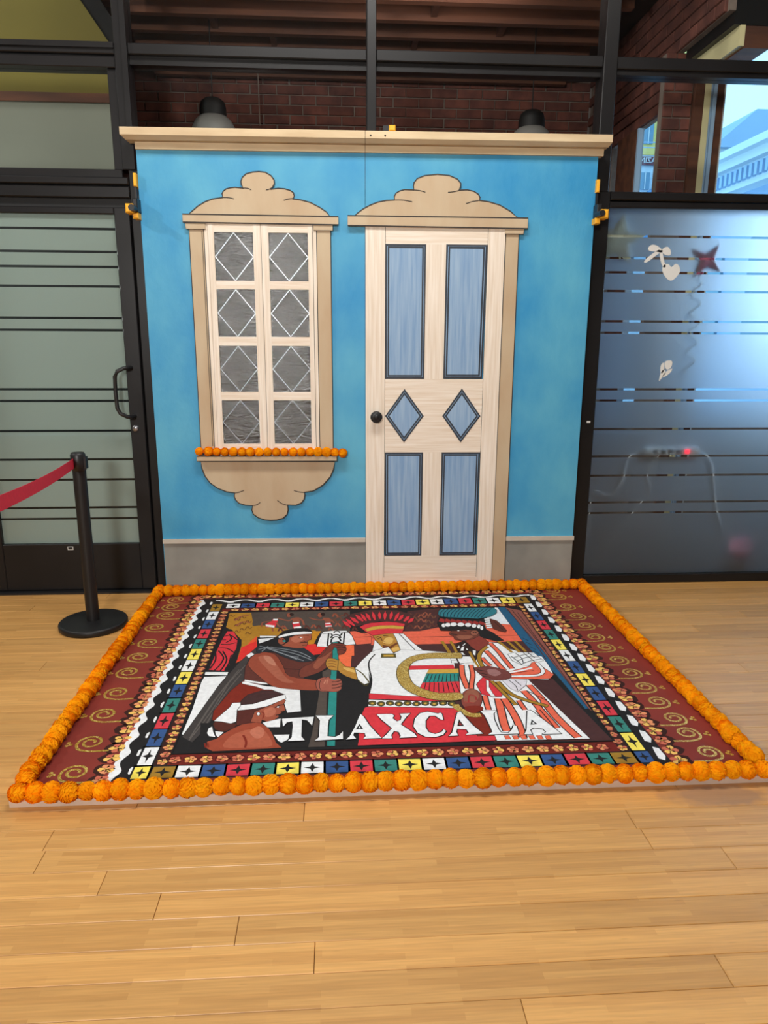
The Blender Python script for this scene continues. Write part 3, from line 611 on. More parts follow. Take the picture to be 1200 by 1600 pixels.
def marigold(parent, loc, k, s=1):
    if mp[k] is None:
        o = marigold_mesh(k+3).build('marigold', M['orange'], parent, loc=loc); mp[k] = o
    else: o = inst(mp[k], parent, loc)
    o.rotation_euler = (random.uniform(0, 6.3), random.uniform(0, 6.3), random.uniform(0, 6.3)); o.scale = (s, s, s); return o
def garland(label, group, pts, sp, r=.0325, jit=.003, org=(0, 0, 0)):
    g = thing('marigold_garland', label, 'garland', org, 0, group)
    P = [Vector(p)-Vector(org) for p in pts]; MB().tube(P, .0015, 6).build('string', M['string'], g)
    L_ = [0]
    for i in range(len(P)-1): L_.append(L_[-1]+(P[i+1]-P[i]).length)
    n = max(2, round(L_[-1]/sp)); k = 0
    for i in range(n+1):
        t = L_[-1]*i/n; j = 0
        while j < len(P)-2 and L_[j+1] < t: j += 1
        p = P[j].lerp(P[j+1], (t-L_[j])/(L_[j+1]-L_[j]))
        s = random.uniform(.92, 1.08)*r/.0285
        p = p+Vector((random.uniform(-jit, jit), random.uniform(-jit, jit), 0)); marigold(g, p, random.randrange(4), s)
    return g
# ================================================================== FLOOR MURAL
OX, OY = -.046, -2.0216; BW, BD, BT = 2.588, 1.984, .025
fm = thing('floor_mural', 'rectangular painted floor mural on a thin board, lettered TLAXCALA, before the backdrop', 'mural', (OX, OY, 0))
MB().box(0, BW, 0, BD, 0, BT).build('base_board', M['boardedge'], fm)
MB().box(.03, BW-.035, .03, 1.972, BT, BT+.0006).build('painted_field', M['canvas'], fm)
COL = dict(black=(34,33,34), white=(238,240,242), red=(216,56,66), red2=(222,52,48), orng=(228,88,50), orng2=(240,112,72), coral=(232,106,80), charc=(84,74,68), ochre=(178,128,42), ochre2=(196,134,36), ochdk=(104,62,30),
 maroon=(76,46,46), paleb=(228,236,242), dblue=(38,92,128), rose=(142,84,74), brown1=(112,72,56), brown2=(96,52,44), brown3=(150,84,64), dk=(48,32,30), cape=(66,61,60), capel=(96,90,86), rust=(128,42,28),
 torso=(98,52,44), arm1=(152,74,54), arm2=(172,98,76), arm3=(196,130,106), hand1=(164,92,76), arm4=(118,60,48), teal=(44,138,132), hand2=(118,58,46), goldskin=(184,134,58), golddk=(112,62,34), goldhi=(222,180,100),
 scarf=(44,48,54), grayl=(150,156,162), face1=(160,84,62), face2=(184,108,84), bow=(86,42,34), back1=(156,72,50), back2=(174,92,68), back3=(192,114,90), nape=(88,42,36), hair2=(68,44,44), goldp=(206,164,70),
 olive=(92,84,46), golds=(166,126,42), chest=(136,60,50), teal2=(48,124,138), tealdk=(22,62,80), crim=(156,50,48), face3=(112,60,48), face4=(150,92,72), pale=(222,218,226), hand3=(116,62,58), hand4=(156,110,108), hand5=(136,66,56),
 yellow=(248,228,96), blue=(56,88,142), fgold=(160,122,44), tealq=(58,132,122), redq=(214,62,74), fl1=(230,150,104), fl2=(244,196,104), fl3=(204,108,84), fldk=(58,30,26), GLIT=None, LETT=(238,240,242))
for k_ in list(COL):
    if COL[k_]: COL[k_] = lin(COL[k_])
class Art:
    z = BT+.0009; dz = 6e-6
    def __init__(s, name, m=None): s.name = name; s.m = m or M['paint']; s.v = []; s.f = []; s.c = []
    def poly(s, pts, col, bump=True):
        if bump: Art.z += Art.dz
        n = len(s.v); tri = tessellate_polygon([[Vector((p[0], p[1], 0)) for p in pts]])
        s.v += [(p[0], p[1], Art.z) for p in pts]
        for t in tri:
            a, b, c = t; ar = (pts[b][0]-pts[a][0])*(pts[c][1]-pts[a][1])-(pts[c][0]-pts[a][0])*(pts[b][1]-pts[a][1])
            if abs(ar) < 1e-12: continue
            if ar < 0: b, c = c, b
            s.f.append((a+n, b+n, c+n)); s.c.append(col)
    def line(s, pts, w, col, closed=False, bump=True):
        if bump: Art.z += Art.dz
        m = len(pts); n = len(s.v)
        for i, p in enumerate(pts):
            a = pts[i-1] if (i or closed) else pts[0]; c = pts[(i+1) % m] if (i < m-1 or closed) else pts[-1]
            dx, dz = c[0]-a[0], c[1]-a[1]; l = math.hypot(dx, dz) or 1; nx, ny = -dz/l*w/2, dx/l*w/2
            s.v += [(p[0]+nx, p[1]+ny, Art.z), (p[0]-nx, p[1]-ny, Art.z)]
        for i in range(m if closed else m-1):
            j = (i+1) % m; s.f.append((n+2*i+1, n+2*j+1, n+2*j, n+2*i)); s.c.append(col)
    def build(s, kind=None):
        me = bpy.data.meshes.new(s.name); me.from_pydata(s.v, [], s.f); me.materials.append(s.m)
        if s.c and s.c[0]:
            at_ = me.color_attributes.new('pigment', 'FLOAT_COLOR', 'CORNER'); i = 0
            for p, c in zip(me.polygons, s.c):
                for _ in p.loop_indices: at_.data[i].color = (*c, 1); i += 1
        me.update(); o = bpy.data.objects.new(s.name, me); C.objects.link(o); o.parent = fm
        if kind: o['kind'] = kind
        return o
K = COL['black']
def colx(side, v):   # left and right edges of the two upright checker strips
    if side < 0: return .358+.0*v, .418
    t = (v-.1)/(1.72); return 2.159-.026*t, 2.219-.034*t
# black and white wavy band around the checker
wv = Art('wavy_band')
def quad(x0, y0, x1, y1): return [(x0, y0), (x1, y0), (x1, y1), (x0, y1)]
wv.poly([(.292, .06), (.37, .06), (.37, 1.72), (2.13, 1.72), (2.15, .06), (2.275, .06), (2.235, 1.88), (.292, 1.88)], K)
def blob(art, cx, cy, rx, ry, col, rn, n=9, bump=False):
    art.poly([(cx+rx*rn.uniform(.75, 1.1)*math.cos(2*PI*i/n), cy+ry*rn.uniform(.75, 1.1)*math.sin(2*PI*i/n)) for i in range(n)], col, bump)
rn = random.Random(5); Art.z += Art.dz
wv.poly([(.280, .06), (.318, .06), (.318, 1.86), (.280, 1.86)], COL['white'])
wl_ = []; v = .07
while v < 1.87: wl_.append((.322+.010*math.sin(v*2*PI/.118), v)); v += .0125
wv.line(wl_, .026, K)
v = .12; i = 0
while v < 1.80:
    blob(wv, .350, v+.03, .009, .024, COL['white'], rn)
    t = (v-.1)/1.72; x_ = 2.252-.034*t; wv.poly([(x_-.015, v+.005), (x_+.004, v-.008), (x_+.017, v+.02), (x_+.014, v+.07), (x_-.006, v+.082), (x_-.012, v+.045)], COL['white'], False)
    v += .118; i += 1
Art.z += Art.dz
top = []; u = .37
while u < 2.22: top.append((u, 1.838+.017*math.sin(u*2*PI/.165*.5*2))); u += .02
wv.line(top, .02, COL['white']); wv.line([(.36, 1.862), (2.2, 1.862)], .012, K)
u = .46
while u < 2.15: blob(wv, u, 1.812, .022, .006, COL['white'], rn); u += .165
wv.build()
# flower chains
def chain(name, pts, size, dark, rn):
    a = Art(name); Art.z += Art.dz; zb = Art.z
    for (x, y, dx, dy) in pts:
        Art.z = zb; blob(a, x+dx*.012, y+dy*.012, size*1.05, size*.98, dark, rn, 10)
    for (x, y, dx, dy) in pts:
        Art.z = zb+Art.dz; k = rn.randrange(3); n = 5; o = rn.uniform(0, 6)
        for q in range(n):
            an = o+2*PI*q/n; blob(a, x+size*.45*math.cos(an), y+size*.45*math.sin(an), size*.40, size*.36, (COL['fl1'], COL['fl2'], COL['fl3'])[(k+q % 2) % 3], rn, 6)
        Art.z = zb+2*Art.dz
        for q in range(3):
            an = o+rn.uniform(0, 6); a.line([(x, y), (x+size*.5*math.cos(an), y+size*.5*math.sin(an))], size*.09, dark, bump=False)
        blob(a, x, y, size*.16, size*.16, COL['fl2'], rn, 6)
    Art.z = zb+3*Art.dz; a.build('stuff')
pts = []; v = .10
while v < 1.90: pts.append((.262, v, -1, 0)); t = (v-.1)/1.8; pts.append((2.305-.045*t, v+.01, 1, 0)); v += .0665
u = .30
while u < 2.27: pts.append((u, 1.915, 0, .3)); u += .0665
chain('outer_flower_chain', pts, .039, COL['fldk'], rn)
# inner chain bed
ib = Art('inner_flower_bed'); ib.poly([(.42, .17), (2.17, .17), (2.13, 1.72), (.42, 1.72)], COL['fldk']); ib.poly([(.47, .176), (2.115, .176), (2.115, .243), (.47, .243)], lin((112, 34, 28))); ib.poly([(.43, 1.672), (2.11, 1.672), (2.11, 1.714), (.43, 1.714)], lin((112, 34, 28)), False); ib.build()
pts = []; v = .20
while v < 1.70: pts.append((.448, v, 0, 0)); t = (v-.1)/1.7; pts.append((2.133-.028*t, v, 0, 0)); v += .047
chain('inner_flower_chain', pts, .0245, COL['fldk'], rn); pts = []
u = .49
while u < 2.11: pts.append((u, .210, 0, 0)); pts.append((u+.01, 1.692, 0, 0)); u += .056
chain('inner_flower_chain', pts, .0285, lin((84, 26, 22)), rn)
# checker squares: each with a black four pointed star
CK = dict(W='white', B='blue', R='redq', T='tealq', Y='yellow', G='fgold')
zb0 = Art.z+Art.dz
def square(x0, x1, y0, y1, c, sk=0):
    sq = Art('painted_square')
    Art.z = zb0; g = .004; sq.poly([(x0-.004, y0-.004), (x1+.004, y0-.004), (x1+.004+sk, y1+.004), (x0-.004+sk, y1+.004)], K, False)
    Art.z = zb0+Art.dz; j = [rn.uniform(-.0015, .0015) for _ in range(8)]
    sq.poly([(x0+g+j[0], y0+g+j[1]), (x1-g+j[2], y0+g+j[3]), (x1-g+sk+j[4], y1-g+j[5]), (x0+g+sk+j[6], y1-g+j[7])], COL[CK[c]], False)
    Art.z = zb0+2*Art.dz; cx, cy = (x0+x1+sk)/2, (y0+y1)/2; rx, ry = (x1-x0)*.35, (y1-y0)*.36; st = []
    for q in range(8): an = q*PI/4; rr = 1 if q % 2 == 0 else .34; st.append((cx+rx*rr*math.cos(an), cy+ry*rr*math.sin(an)))
    sq.poly(st, K, False); sq.build()
seq = 'WBRTYWYBTRBWY'; e = [1.674]+[1.674-(1.674-.305)/12*(i+1) for i in range(12)]+[.178]
e = [1.674-(1.674-.312)/11.5*i for i in range(12)]+[.312, .178, .097]
e = [1.674-(1.674-.178)/12*i for i in range(13)]+[.097]
for i, c in enumerate(seq): square(.358, .418, e[i+1], e[i], c)
s2 = 'GWBRTYWBRTYWBRYWBRTWYG'; w = (2.184-.358)/22
for i, c in enumerate(s2): square(.358+i*w, .358+(i+1)*w, 1.720 if i else 1.676, 1.788+.0015*i, c) if i else square(.358, .42, 1.676, 1.79, c)
s3 = 'GWBRTYWBRTYWBRTYBRTG'; w = (2.156-.421)/20
for i, c in enumerate(s3): square(.421+i*w, .421+(i+1)*w, .098, .174, c)
s4 = 'BYTRBYBWYTRBW'; ev = [.100, .178]+[.178+(1.708-.178)/12*(i+1) for i in range(12)]
for i, c in enumerate(s4):
    a0, a1 = colx(1, ev[i]); b0, b1 = colx(1, ev[i+1]); square((a0+b0)/2, (a1+b1)/2, ev[i], ev[i+1], c)
Art.z = zb0+3*Art.dz
# the picture itself
pic = Art('painted_background'); figs = {}; base = pic; gl = Art('glitter_ring', M['glitter'])
pic.poly([(.470, .247), (2.118, .247), (2.098, 1.666), (.472, 1.666)], K)
ART = """P charc 0 0 938,3301 2282,3299 2272,2649 1270,2645 1032,2657
P ochre 0 0 944,3263 1188,3269 1252,2899 1350,2923 1606,2795 1918,2751 1936,2529 1798,2483 1330,2507 1204,2091 1130,2413 1040,2603
P orng 0 0 1326,2641 1360,2327 1290,2135 1196,2009 1216,2273 1276,2511
P red2 0 0 1204,2359 1330,2507 1360,2327 1300,2133 1202,2045
P ochre2 0 0 1742,2731 1974,2731 1934,2557 1908,2389 1762,2355
P red2 0 0 1728,2247 1802,2395 1928,2409 1942,2347 2062,2311 2026,2231 1940,2063 1818,2059
P maroon 0 0 2226,2541 3876,2567 4004,2371 4072,2135 4060,1585 4226,507 3330,525 3068,1165 2218,1599
P coral 4 0 2338,2657 2624,2659 3004,2695 3194,2771 3974,2899 4032,2847 4008,2369 3158,2345 2352,2351
S black 4 0 2346,2525 2790,2523 3402,2525 4008,2515
P maroon 0 0 2922,3247 3292,3327 3216,2771 3002,2679 2836,2675
P paleb 3 0 3922,3309 3972,3293 4032,2799 3754,2849 3770,3043
P dblue 4 0 3954,3321 4048,3303 4142,2233 4220,995 4178,991 4122,1625 4054,1991 4004,2371
P rose 4 0 4042,3303 4200,3201 4228,1493 4220,943 4210,1003 4142,2233
S maroon 5 1 4096,3221 4162,2233 4196,1333
S maroon 5 1 4054,3249 4104,2499 4122,1939
S maroon 5 1 4140,3153 4176,2131
S black 4 0 4024,2449 4068,2367
S black 4 0 4032,2343 4076,2263
S black 4 0 4040,2239 4082,2161
S black 4 0 4048,2137 4090,2061
S black 4 0 4054,2039 4096,1965
S black 4 0 4062,1943 4102,1871
S black 4 0 4068,1849 4110,1779
S brown1 10 1 2116,3065 2162,3113 2196,3025 2232,3071
S brown1 10 1 2198,3155 2244,3203 2278,3113 2314,3161
S brown1 10 1 2162,2883 2208,2927 2240,2843 2276,2889
S brown1 10 1 2080,3161 2128,3209 2162,3119 2198,3167
S brown1 10 1 2060,3007 2104,3053 2140,2967 2174,3013
S brown1 9 1 2906,3081 2948,3167 2970,3065 3002,3139
S brown2 9 1 2992,3109 3034,3195 3056,3093 3088,3167
S brown3 9 1 3074,3117 3118,3205 3138,3101 3172,3175
S brown1 9 1 3124,3039 3168,3125 3188,3023 3220,3097
S brown2 9 1 2918,2897 2958,2981 2980,2883 3010,2953
S brown3 9 1 3008,2935 3050,3019 3070,2919 3102,2991
S brown1 9 1 3084,2889 3126,2971 3146,2875 3178,2945
S brown2 9 1 2878,2781 2918,2861 2940,2767 2970,2835
S brown3 9 1 2948,2749 2988,2829 3010,2735 3040,2803
S brown1 9 1 3036,2773 3076,2853 3098,2759 3128,2827
S brown2 9 1 3106,2799 3148,2879 3168,2785 3200,2853
S brown3 9 1 3022,3057 3064,3143 3084,3041 3116,3115
S brown1 9 1 2944,2987 2986,3071 3008,2971 3038,3043
P red 4 0 1432,3015 1448,3087 1500,3085 1504,3011 1490,2859 1396,2863 1378,2953
P white 0 0 1382,2939 1482,2905 1482,2847 1390,2883
P white 0 0 1452,3091 1500,3089 1498,3043 1448,3051
S brown3 9 1 1346,2877 1344,2983 1382,3017 1444,3031
S brown3 8 0 1460,2849 1478,2745
S brown3 8 1 1492,2999 1530,2879 1584,2853
P brown3 3 1 1636,3189 1634,3159 1626,3137 1616,3131 1602,3139 1592,3161 1586,3191 1588,3223 1596,3245 1608,3251 1620,3243 1630,3219
P dk 0 1 1666,3209 1664,3187 1656,3173 1644,3169 1630,3175 1622,3191 1616,3211 1618,3231 1626,3245 1638,3251 1650,3245 1660,3229
S brown3 11 1 1502,3109 1618,3029 1660,3089 1714,3111 1764,3035 1790,2901
P brown3 0 0 1658,3101 1722,3123 1748,2987 1666,2979
P red 4 0 1660,2967 1734,2987 1766,2821 1684,2807
P white 0 0 1666,2979 1730,2987 1736,2955 1670,2939
P white 0 0 1682,2853 1758,2877 1766,2825 1694,2807
P brown3 3 1 1978,3173 1976,3139 1966,3117 1954,3109 1940,3117 1930,3141 1926,3175 1928,3207 1938,3231 1950,3239 1964,3231 1974,3205
P dk 0 1 2008,3195 2006,3173 1998,3157 1986,3151 1972,3159 1964,3175 1960,3199 1962,3221 1972,3237 1984,3243 1996,3237 2004,3219
S brown3 11 1 1838,3105 1910,3047 1974,3035 2046,3069 2108,2945
P brown3 0 0 1982,3097 2052,3093 2076,2971 2014,2973
P red 4 0 2008,2949 2068,2961 2090,2851 2016,2831
P white 0 0 2014,2939 2068,2951 2072,2917 2014,2911
P white 0 0 2018,2869 2084,2875 2088,2847 2018,2837
S brown2 10 1 1802,2797 1816,2889 1840,2831 1856,2785
S brown3 10 1 1872,2815 1888,2909 1910,2851 1926,2803
S brown2 10 1 1926,2791 1944,2883 1964,2825 1980,2779
S brown3 10 1 2122,2849 2142,2943 2162,2885 2176,2837
S brown2 10 1 2194,2777 2214,2869 2232,2811 2246,2765
S brown3 10 1 2092,3117 2112,3217 2134,3155 2148,3103
S brown2 10 1 2214,3135 2234,3235 2254,3173 2270,3123
S brown3 10 1 2052,2739 2070,2829 2090,2773 2104,2727
S brown2 10 1 2300,2725 2320,2817 2338,2759 2352,2713
S brown3 10 1 1562,2809 1574,2901 1598,2843 1616,2797
S brown2 10 1 1532,2743 1544,2833 1568,2777 1584,2731
P ochre 0 0 958,3281 1192,3285 1240,3019 1242,2701 1174,2569 1112,2707 976,2885
S ochdk 5 1 962,3177 976,3239 1004,3175 1022,3217
S ochdk 5 1 1040,3059 1054,3119 1082,3057 1098,3099
S ochdk 5 1 1114,2945 1130,3003 1156,2943 1174,2983
S ochdk 5 1 1188,2833 1202,2891 1228,2831 1246,2871
S ochdk 5 1 1084,2735 1098,2789 1124,2733 1140,2771
S ochdk 5 1 1090,3123 1104,3185 1132,3121 1150,3163
S ochdk 5 1 1164,3007 1180,3067 1206,3005 1224,3047
S ochdk 5 1 1058,2903 1072,2961 1100,2901 1116,2941
S ochdk 5 1 1132,2793 1146,2849 1172,2791 1190,2831
S ochdk 5 1 1204,2687 1218,2741 1244,2685 1260,2723
S ochdk 5 1 1032,3081 1048,3141 1076,3079 1092,3121
S ochdk 5 1 1108,2965 1124,3025 1150,2963 1168,3005
S brown3 12 1 1042,3059 1094,3179 1172,3207
S brown3 12 1 1074,2909 1136,3023 1220,2989
P black 0 0 970,2857 1040,2823 1182,2541 1198,2411 1200,2091 1152,1845 942,1835 960,2247
P red 4 0 1008,2769 1072,2761 1138,2571 1156,2337 1140,2191 1142,1979 1112,1847 972,1877 978,2297 986,2551
S black 8 1 1002,2645 1064,2655 1140,2543
S black 8 1 1038,2697 1076,2573 1036,2483
S black 8 1 990,2447 1074,2443 1138,2479
S black 8 1 988,2357 1068,2341 1156,2233
S black 8 1 992,2295 1064,2135 1058,1985 1024,1863
S black 8 1 968,2259 998,2079 978,1899
S black 8 1 1036,2281 1100,2097 1094,1937 1078,1849
S black 8 1 1130,2191 1134,2003 1118,1869
S black 8 1 984,2551 1026,2549
P white 0 0 948,1831 1154,1819 1154,1755 952,1775
P white 0 0 956,1735 1148,1739 1126,1535 974,757 958,767 964,1135 954,1505 938,1625
P black 0 0 1796,2109 2476,2319 2440,1505 2384,989 2302,537 1766,537 1696,1027 1830,1419
P maroon 0 0 2310,2383 2480,2415 2466,2075 2332,1877 2264,1869 2272,2111
P orng2 3 0 2156,2377 2308,2349 2304,2109 2280,2109 2268,1867 2228,1859 2156,1921
P coral 4 0 2270,2697 2324,2709 2488,2567 2480,2389 2330,2369
S black 5 0 2320,2547 2488,2555
P charc 0 0 2008,1777 2084,1855 2090,1607 2058,1399 2048,1221 1984,1187 2002,1401 2016,1589
P charc 3 0 1992,1411 2074,1367 2058,1007 2046,875 2052,535 1930,535 1952,721 1968,961
P black 0 0 2056,1369 2074,1367 2068,873 2066,543 2054,543
G painted_figure standing_man_in_a_dark_cape_reaching_right
P cape 5 0 1440,2449 1364,2377 1304,2221 1226,2007 1116,1575 1028,1061 970,727 944,505 992,513 1058,649 1110,797 1164,1055 1238,1373 1312,1647 1328,1903 1336,2085 1480,2261
S capel 5 1 1292,1949 1154,1455 1058,895
S capel 5 1 1246,1863 1112,1269 1030,709
S capel 5 1 1198,1653 1114,1057 1016,621
S capel 5 1 1276,1775 1184,1377 1120,923
P black 0 0 944,505 970,727 1058,649 1110,711 1134,615 1238,509
P white 4 0 1274,2165 1314,2235 1348,2191 1308,2109
P rust 5 0 1316,1647 1450,1577 1630,1429 1564,1173 1344,1113 1204,919 1154,971 1142,1107 1228,1451
G painted_figure standing_man_in_a_dark_cape_reaching_right
P black 0 0 1070,927 1186,921 1314,849 1286,607 1138,513
P white 4 0 1306,1617 1330,1629 1420,1575 1526,1523 1644,1499 1822,1437 1850,1071 1740,1053 1706,1207 1670,1375 1582,1459 1516,1463 1444,1519 1310,1585
P white 4 0 1322,1667 1534,1615 1546,1559 1488,1565 1326,1629
P torso 5 0 1318,1667 1298,1905 1320,2133 1398,2249 1650,2187 1920,2055 1954,1915 1838,1651 1690,1619 1580,1571 1446,1619
S brown2 14 1 1658,2069 1746,1925 1738,1751
S brown2 12 1 1780,2015 1828,1877 1796,1747
S dk 4 1 1642,1863 1830,1833
P arm1 4 1 1322,1947 1334,2141 1420,2233 1548,2169 1638,1931 1712,1709 1952,1613 1996,1537 1992,1429 1774,1453 1586,1519 1456,1701
P arm2 0 1 1392,2119 1490,2147 1588,1933 1684,1689 1766,1581 1652,1607 1496,1871
P arm3 0 1 1440,2137 1512,2123 1578,1935 1506,1983
P hand1 4 1 1962,1603 2028,1667 2094,1639 2164,1619 2186,1551 2164,1433 2088,1397 1980,1427
P arm4 5 1 1814,1683 1812,1855 1922,1999 2040,2311 2120,2409 2208,2353 2228,2251 2198,2155 2120,2119 2100,2045 2044,1865 1948,1747
P brown3 0 1 1924,1939 2048,2265 2108,2337 2080,2165 1966,1847
G painted_banner white_banner_with_a_black_line_emblem
P white 6 0 1942,2345 1960,2511 1984,2661 2004,2707 2098,2727 2236,2719 2288,2595 2322,2381 2232,2357 2156,2459 2088,2435 2050,2323
S black 8 0 2054,2657 2044,2341
S black 8 0 2218,2681 2204,2389
S black 6 0 1988,2657 2080,2659
S black 6 0 2184,2679 2270,2675
S black 9 1 2080,2649 2098,2607 2132,2619 2172,2601 2192,2665
S black 9 1 2076,2541 2100,2615 2156,2619 2178,2535
S black 9 1 2080,2423 2088,2519 2122,2571 2158,2551 2180,2451
S black 7 1 2108,2669 2120,2711 2156,2711 2168,2669
G painted_staff teal_staff_held_by_three_hands
P teal 4 0 2098,2443 2146,2439 2150,2043 2138,1805 2134,1615 2138,1385 2136,1179 2074,1181 2080,1387 2088,1639 2088,1807 2100,2045
P teal 4 0 2074,1407 2140,1403 2134,1037 2128,539 2070,543 2068,1023
G painted_figure standing_man_in_a_dark_cape_reaching_right
P hand2 4 1 2048,2173 2016,2117 1970,2077 1990,2125 2036,2251 2058,2355 2106,2407 2156,2399 2210,2381 2226,2347 2204,2295 2226,2293 2226,2241 2204,2229 2220,2215 2198,2165 2150,2161 2146,2245 2134,2299 2112,2313 2096,2249
S dk 4 1 2138,2299 2178,2317 2220,2295
S dk 4 1 2142,2233 2176,2251 2220,2229
S dk 4 1 2106,2381 2156,2351 2200,2349
P goldskin 5 1 2042,2011 2054,2049 2092,2057 2140,2025 2160,1981 2160,1821 2134,1805 2078,1819 2054,1867 2038,1927
S golddk 5 1 2052,1999 2092,2003 2134,1979
S golddk 5 1 2054,1945 2092,1949 2134,1925
S golddk 5 1 2054,1885 2094,1889 2134,1867
P goldskin 5 0 2156,2043 2186,1943 2218,1877 2294,1855 2352,1737 2378,1603 2304,1615 2226,1677 2170,1757 2150,1815
P goldhi 0 1 2196,1859 2258,1839 2308,1785 2318,1739 2236,1789
P hand1 4 1 2086,1629 2064,1673 2026,1631 1996,1601 1996,1453 2044,1409 2116,1391 2156,1403 2180,1453 2174,1517 2182,1581 2156,1635
P teal 0 0 2084,1705 2134,1703 2132,1609 2082,1629
S dk 4 1 2096,1573 2136,1577 2178,1601
S dk 4 1 2096,1515 2136,1519 2178,1543
S dk 4 1 2096,1457 2136,1461 2176,1485
S arm3 6 1 2040,1609 2028,1545
S arm3 5 1 2056,1619 2052,1545
P scarf 5 1 1378,2207 1356,2347 1422,2425 1542,2387 1664,2331 1816,2303 1940,2063 1892,2009 1814,1995 1732,2037 1612,2137 1522,2239 1432,2243
S grayl 5 1 1456,2331 1602,2263 1756,2167 1908,2027
S grayl 5 1 1458,2321 1572,2235 1710,2113 1828,2021
S grayl 5 1 1498,2339 1642,2291 1788,2205 1890,2085
S grayl 5 1 1484,2299 1634,2175 1762,2053
S grayl 5 1 1556,2237 1694,2133 1776,2099
S grayl 5 0 1448,2331 1376,2385
S grayl 5 0 1448,2331 1414,2253
S grayl 5 0 1448,2331 1468,2391
S grayl 5 0 1448,2331 1376,2305
S grayl 5 0 1448,2331 1520,2359
P black 4 0 1346,2471 1336,2597 1518,2577 1542,2631 1592,2751 1712,2813 1828,2799 1880,2725 1882,2675 1870,2647 1690,2601 1660,2517 1614,2435 1556,2337 1444,2383 1376,2385
P face1 4 0 1660,2571 1746,2653 1868,2659 1880,2613 1878,2549 1882,2517 1850,2497 1842,2455 1848,2403 1830,2343 1798,2307 1732,2311 1594,2375 1624,2415 1658,2475
P face2 0 1 1690,2579 1784,2619 1804,2531 1774,2469 1716,2451 1678,2517
P white 4 0 1546,2613 1598,2661 1700,2711 1796,2721 1878,2707 1878,2663 1800,2655 1686,2639 1602,2601 1552,2569
P white 4 0 1354,2633 1528,2621 1504,2593 1360,2587
P white 4 0 1346,2555 1434,2567 1504,2573 1456,2517 1370,2443
P face1 4 1 1622,2487 1620,2447 1608,2419 1592,2409 1572,2421 1558,2451 1550,2491 1552,2531 1562,2561 1580,2571 1598,2559 1614,2527
P teal 2 1 1626,2487 1626,2475 1620,2465 1612,2463 1606,2467 1598,2475 1596,2489 1596,2501 1602,2511 1610,2513 1618,2509 1624,2499
S dk 4 1 1562,2523 1582,2543 1606,2509
S dk 5 1 1732,2617 1800,2629 1852,2615
S dk 4 1 1752,2565 1798,2579
P white 0 1 1788,2567 1786,2559 1782,2555 1776,2553 1770,2555 1766,2561 1764,2567 1764,2573 1768,2579 1774,2579 1782,2577 1786,2573
S dk 6 1 1768,2427 1796,2451 1842,2441
S dk 4 1 1808,2467 1850,2481
S dk 4 1 1796,2375 1838,2379
G painted_figure man_with_white_headband_seen_from_behind
P bow 4 0 1170,905 1182,941 1316,903 1364,901 1340,831 1274,785 1204,817
P white 4 0 1148,771 1148,841 1170,865 1188,795 1220,711 1170,727
P white 4 0 1206,795 1272,777 1242,707 1220,739
P back1 5 0 1182,555 1170,647 1232,683 1272,749 1340,831 1420,905 1524,921 1608,823 1644,743 1686,605 1734,535 1566,527 1234,515
P back2 0 1 1308,561 1318,679 1372,757 1468,809 1558,805 1618,717 1660,567 1520,549
P back3 0 1 1472,781 1532,849 1582,789 1576,691 1520,681
S rust 9 1 1428,727 1462,631 1464,551
S rust 7 0 1156,627 1174,567
S rust 7 0 1178,627 1192,567
P nape 4 0 1328,1123 1440,1125 1560,1157 1540,1057 1524,921 1422,897 1358,873
P face1 4 0 1476,1075 1532,1127 1606,1187 1700,1289 1712,1255 1700,1199 1720,1093 1694,1057 1670,1019 1676,989 1646,945 1592,919 1546,951 1544,905 1462,925
P face2 0 1 1550,1103 1608,1147 1644,1097 1636,1021 1576,993
P hair2 5 0 1342,1201 1346,1275 1386,1373 1500,1443 1600,1431 1696,1363 1614,1277 1492,1215 1384,1191
S maroon 6 1 1406,1339 1522,1401 1636,1387
S maroon 6 1 1452,1285 1544,1339 1624,1343
P white 5 0 1330,1195 1446,1207 1596,1299 1700,1363 1712,1293 1568,1169 1454,1127 1340,1111 1278,1165
P white 5 0 1340,1239 1276,1237 1264,1163 1218,1059 1172,949 1236,937 1308,905 1346,931 1328,1115 1346,1193
S dk 5 1 1634,1139 1670,1177 1704,1183
P white 0 1 1676,1147 1674,1141 1670,1137 1664,1135 1656,1137 1650,1141 1648,1149 1650,1155 1654,1159 1662,1161 1668,1159 1674,1153
P dk 0 1 1674,1147 1674,1141 1672,1137 1668,1137 1666,1137 1662,1143 1662,1147 1662,1153 1664,1157 1666,1159 1670,1157 1672,1153
S dk 4 1 1686,1073 1712,1079
S dk 4 1 1652,1013 1674,1027
S rust 5 1 1530,1073 1556,1041 1550,965
P white 4 1 1520,1043 1520,1031 1516,1021 1512,1019 1506,1023 1500,1031 1498,1043 1498,1055 1502,1065 1506,1067 1512,1065 1518,1055
P white 4 0 1556,903 1694,961 1698,829 1600,833
P white 4 0 1660,717 1780,715 1774,647 1728,603 1702,629
G painted_figure white_robed_figure_with_a_red_feather_crown
P maroon 0 0 2212,3061 2288,3181 2520,3299 2804,3271 2982,3121 2940,2903 2860,2813 2596,2967 2318,2817
P red 3 0 2194,3001 2224,2881 2278,2803 2288,2833 2246,2955
P red 3 0 2232,3047 2262,2921 2320,2837 2328,2865 2286,2995
P red 3 0 2278,3095 2308,2981 2362,2915 2372,2947 2330,3061
P red 3 0 2336,3167 2360,3041 2414,2957 2424,2987 2386,3117
P red 3 0 2398,3197 2408,3067 2448,2969 2460,2991 2438,3129
P red 3 0 2454,3211 2458,3085 2492,2981 2506,3003 2492,3139
P red 3 0 2530,3251 2520,3119 2542,2989 2556,3001 2556,3149
P red 3 0 2608,3247 2586,3143 2594,3025 2610,3027 2624,3149
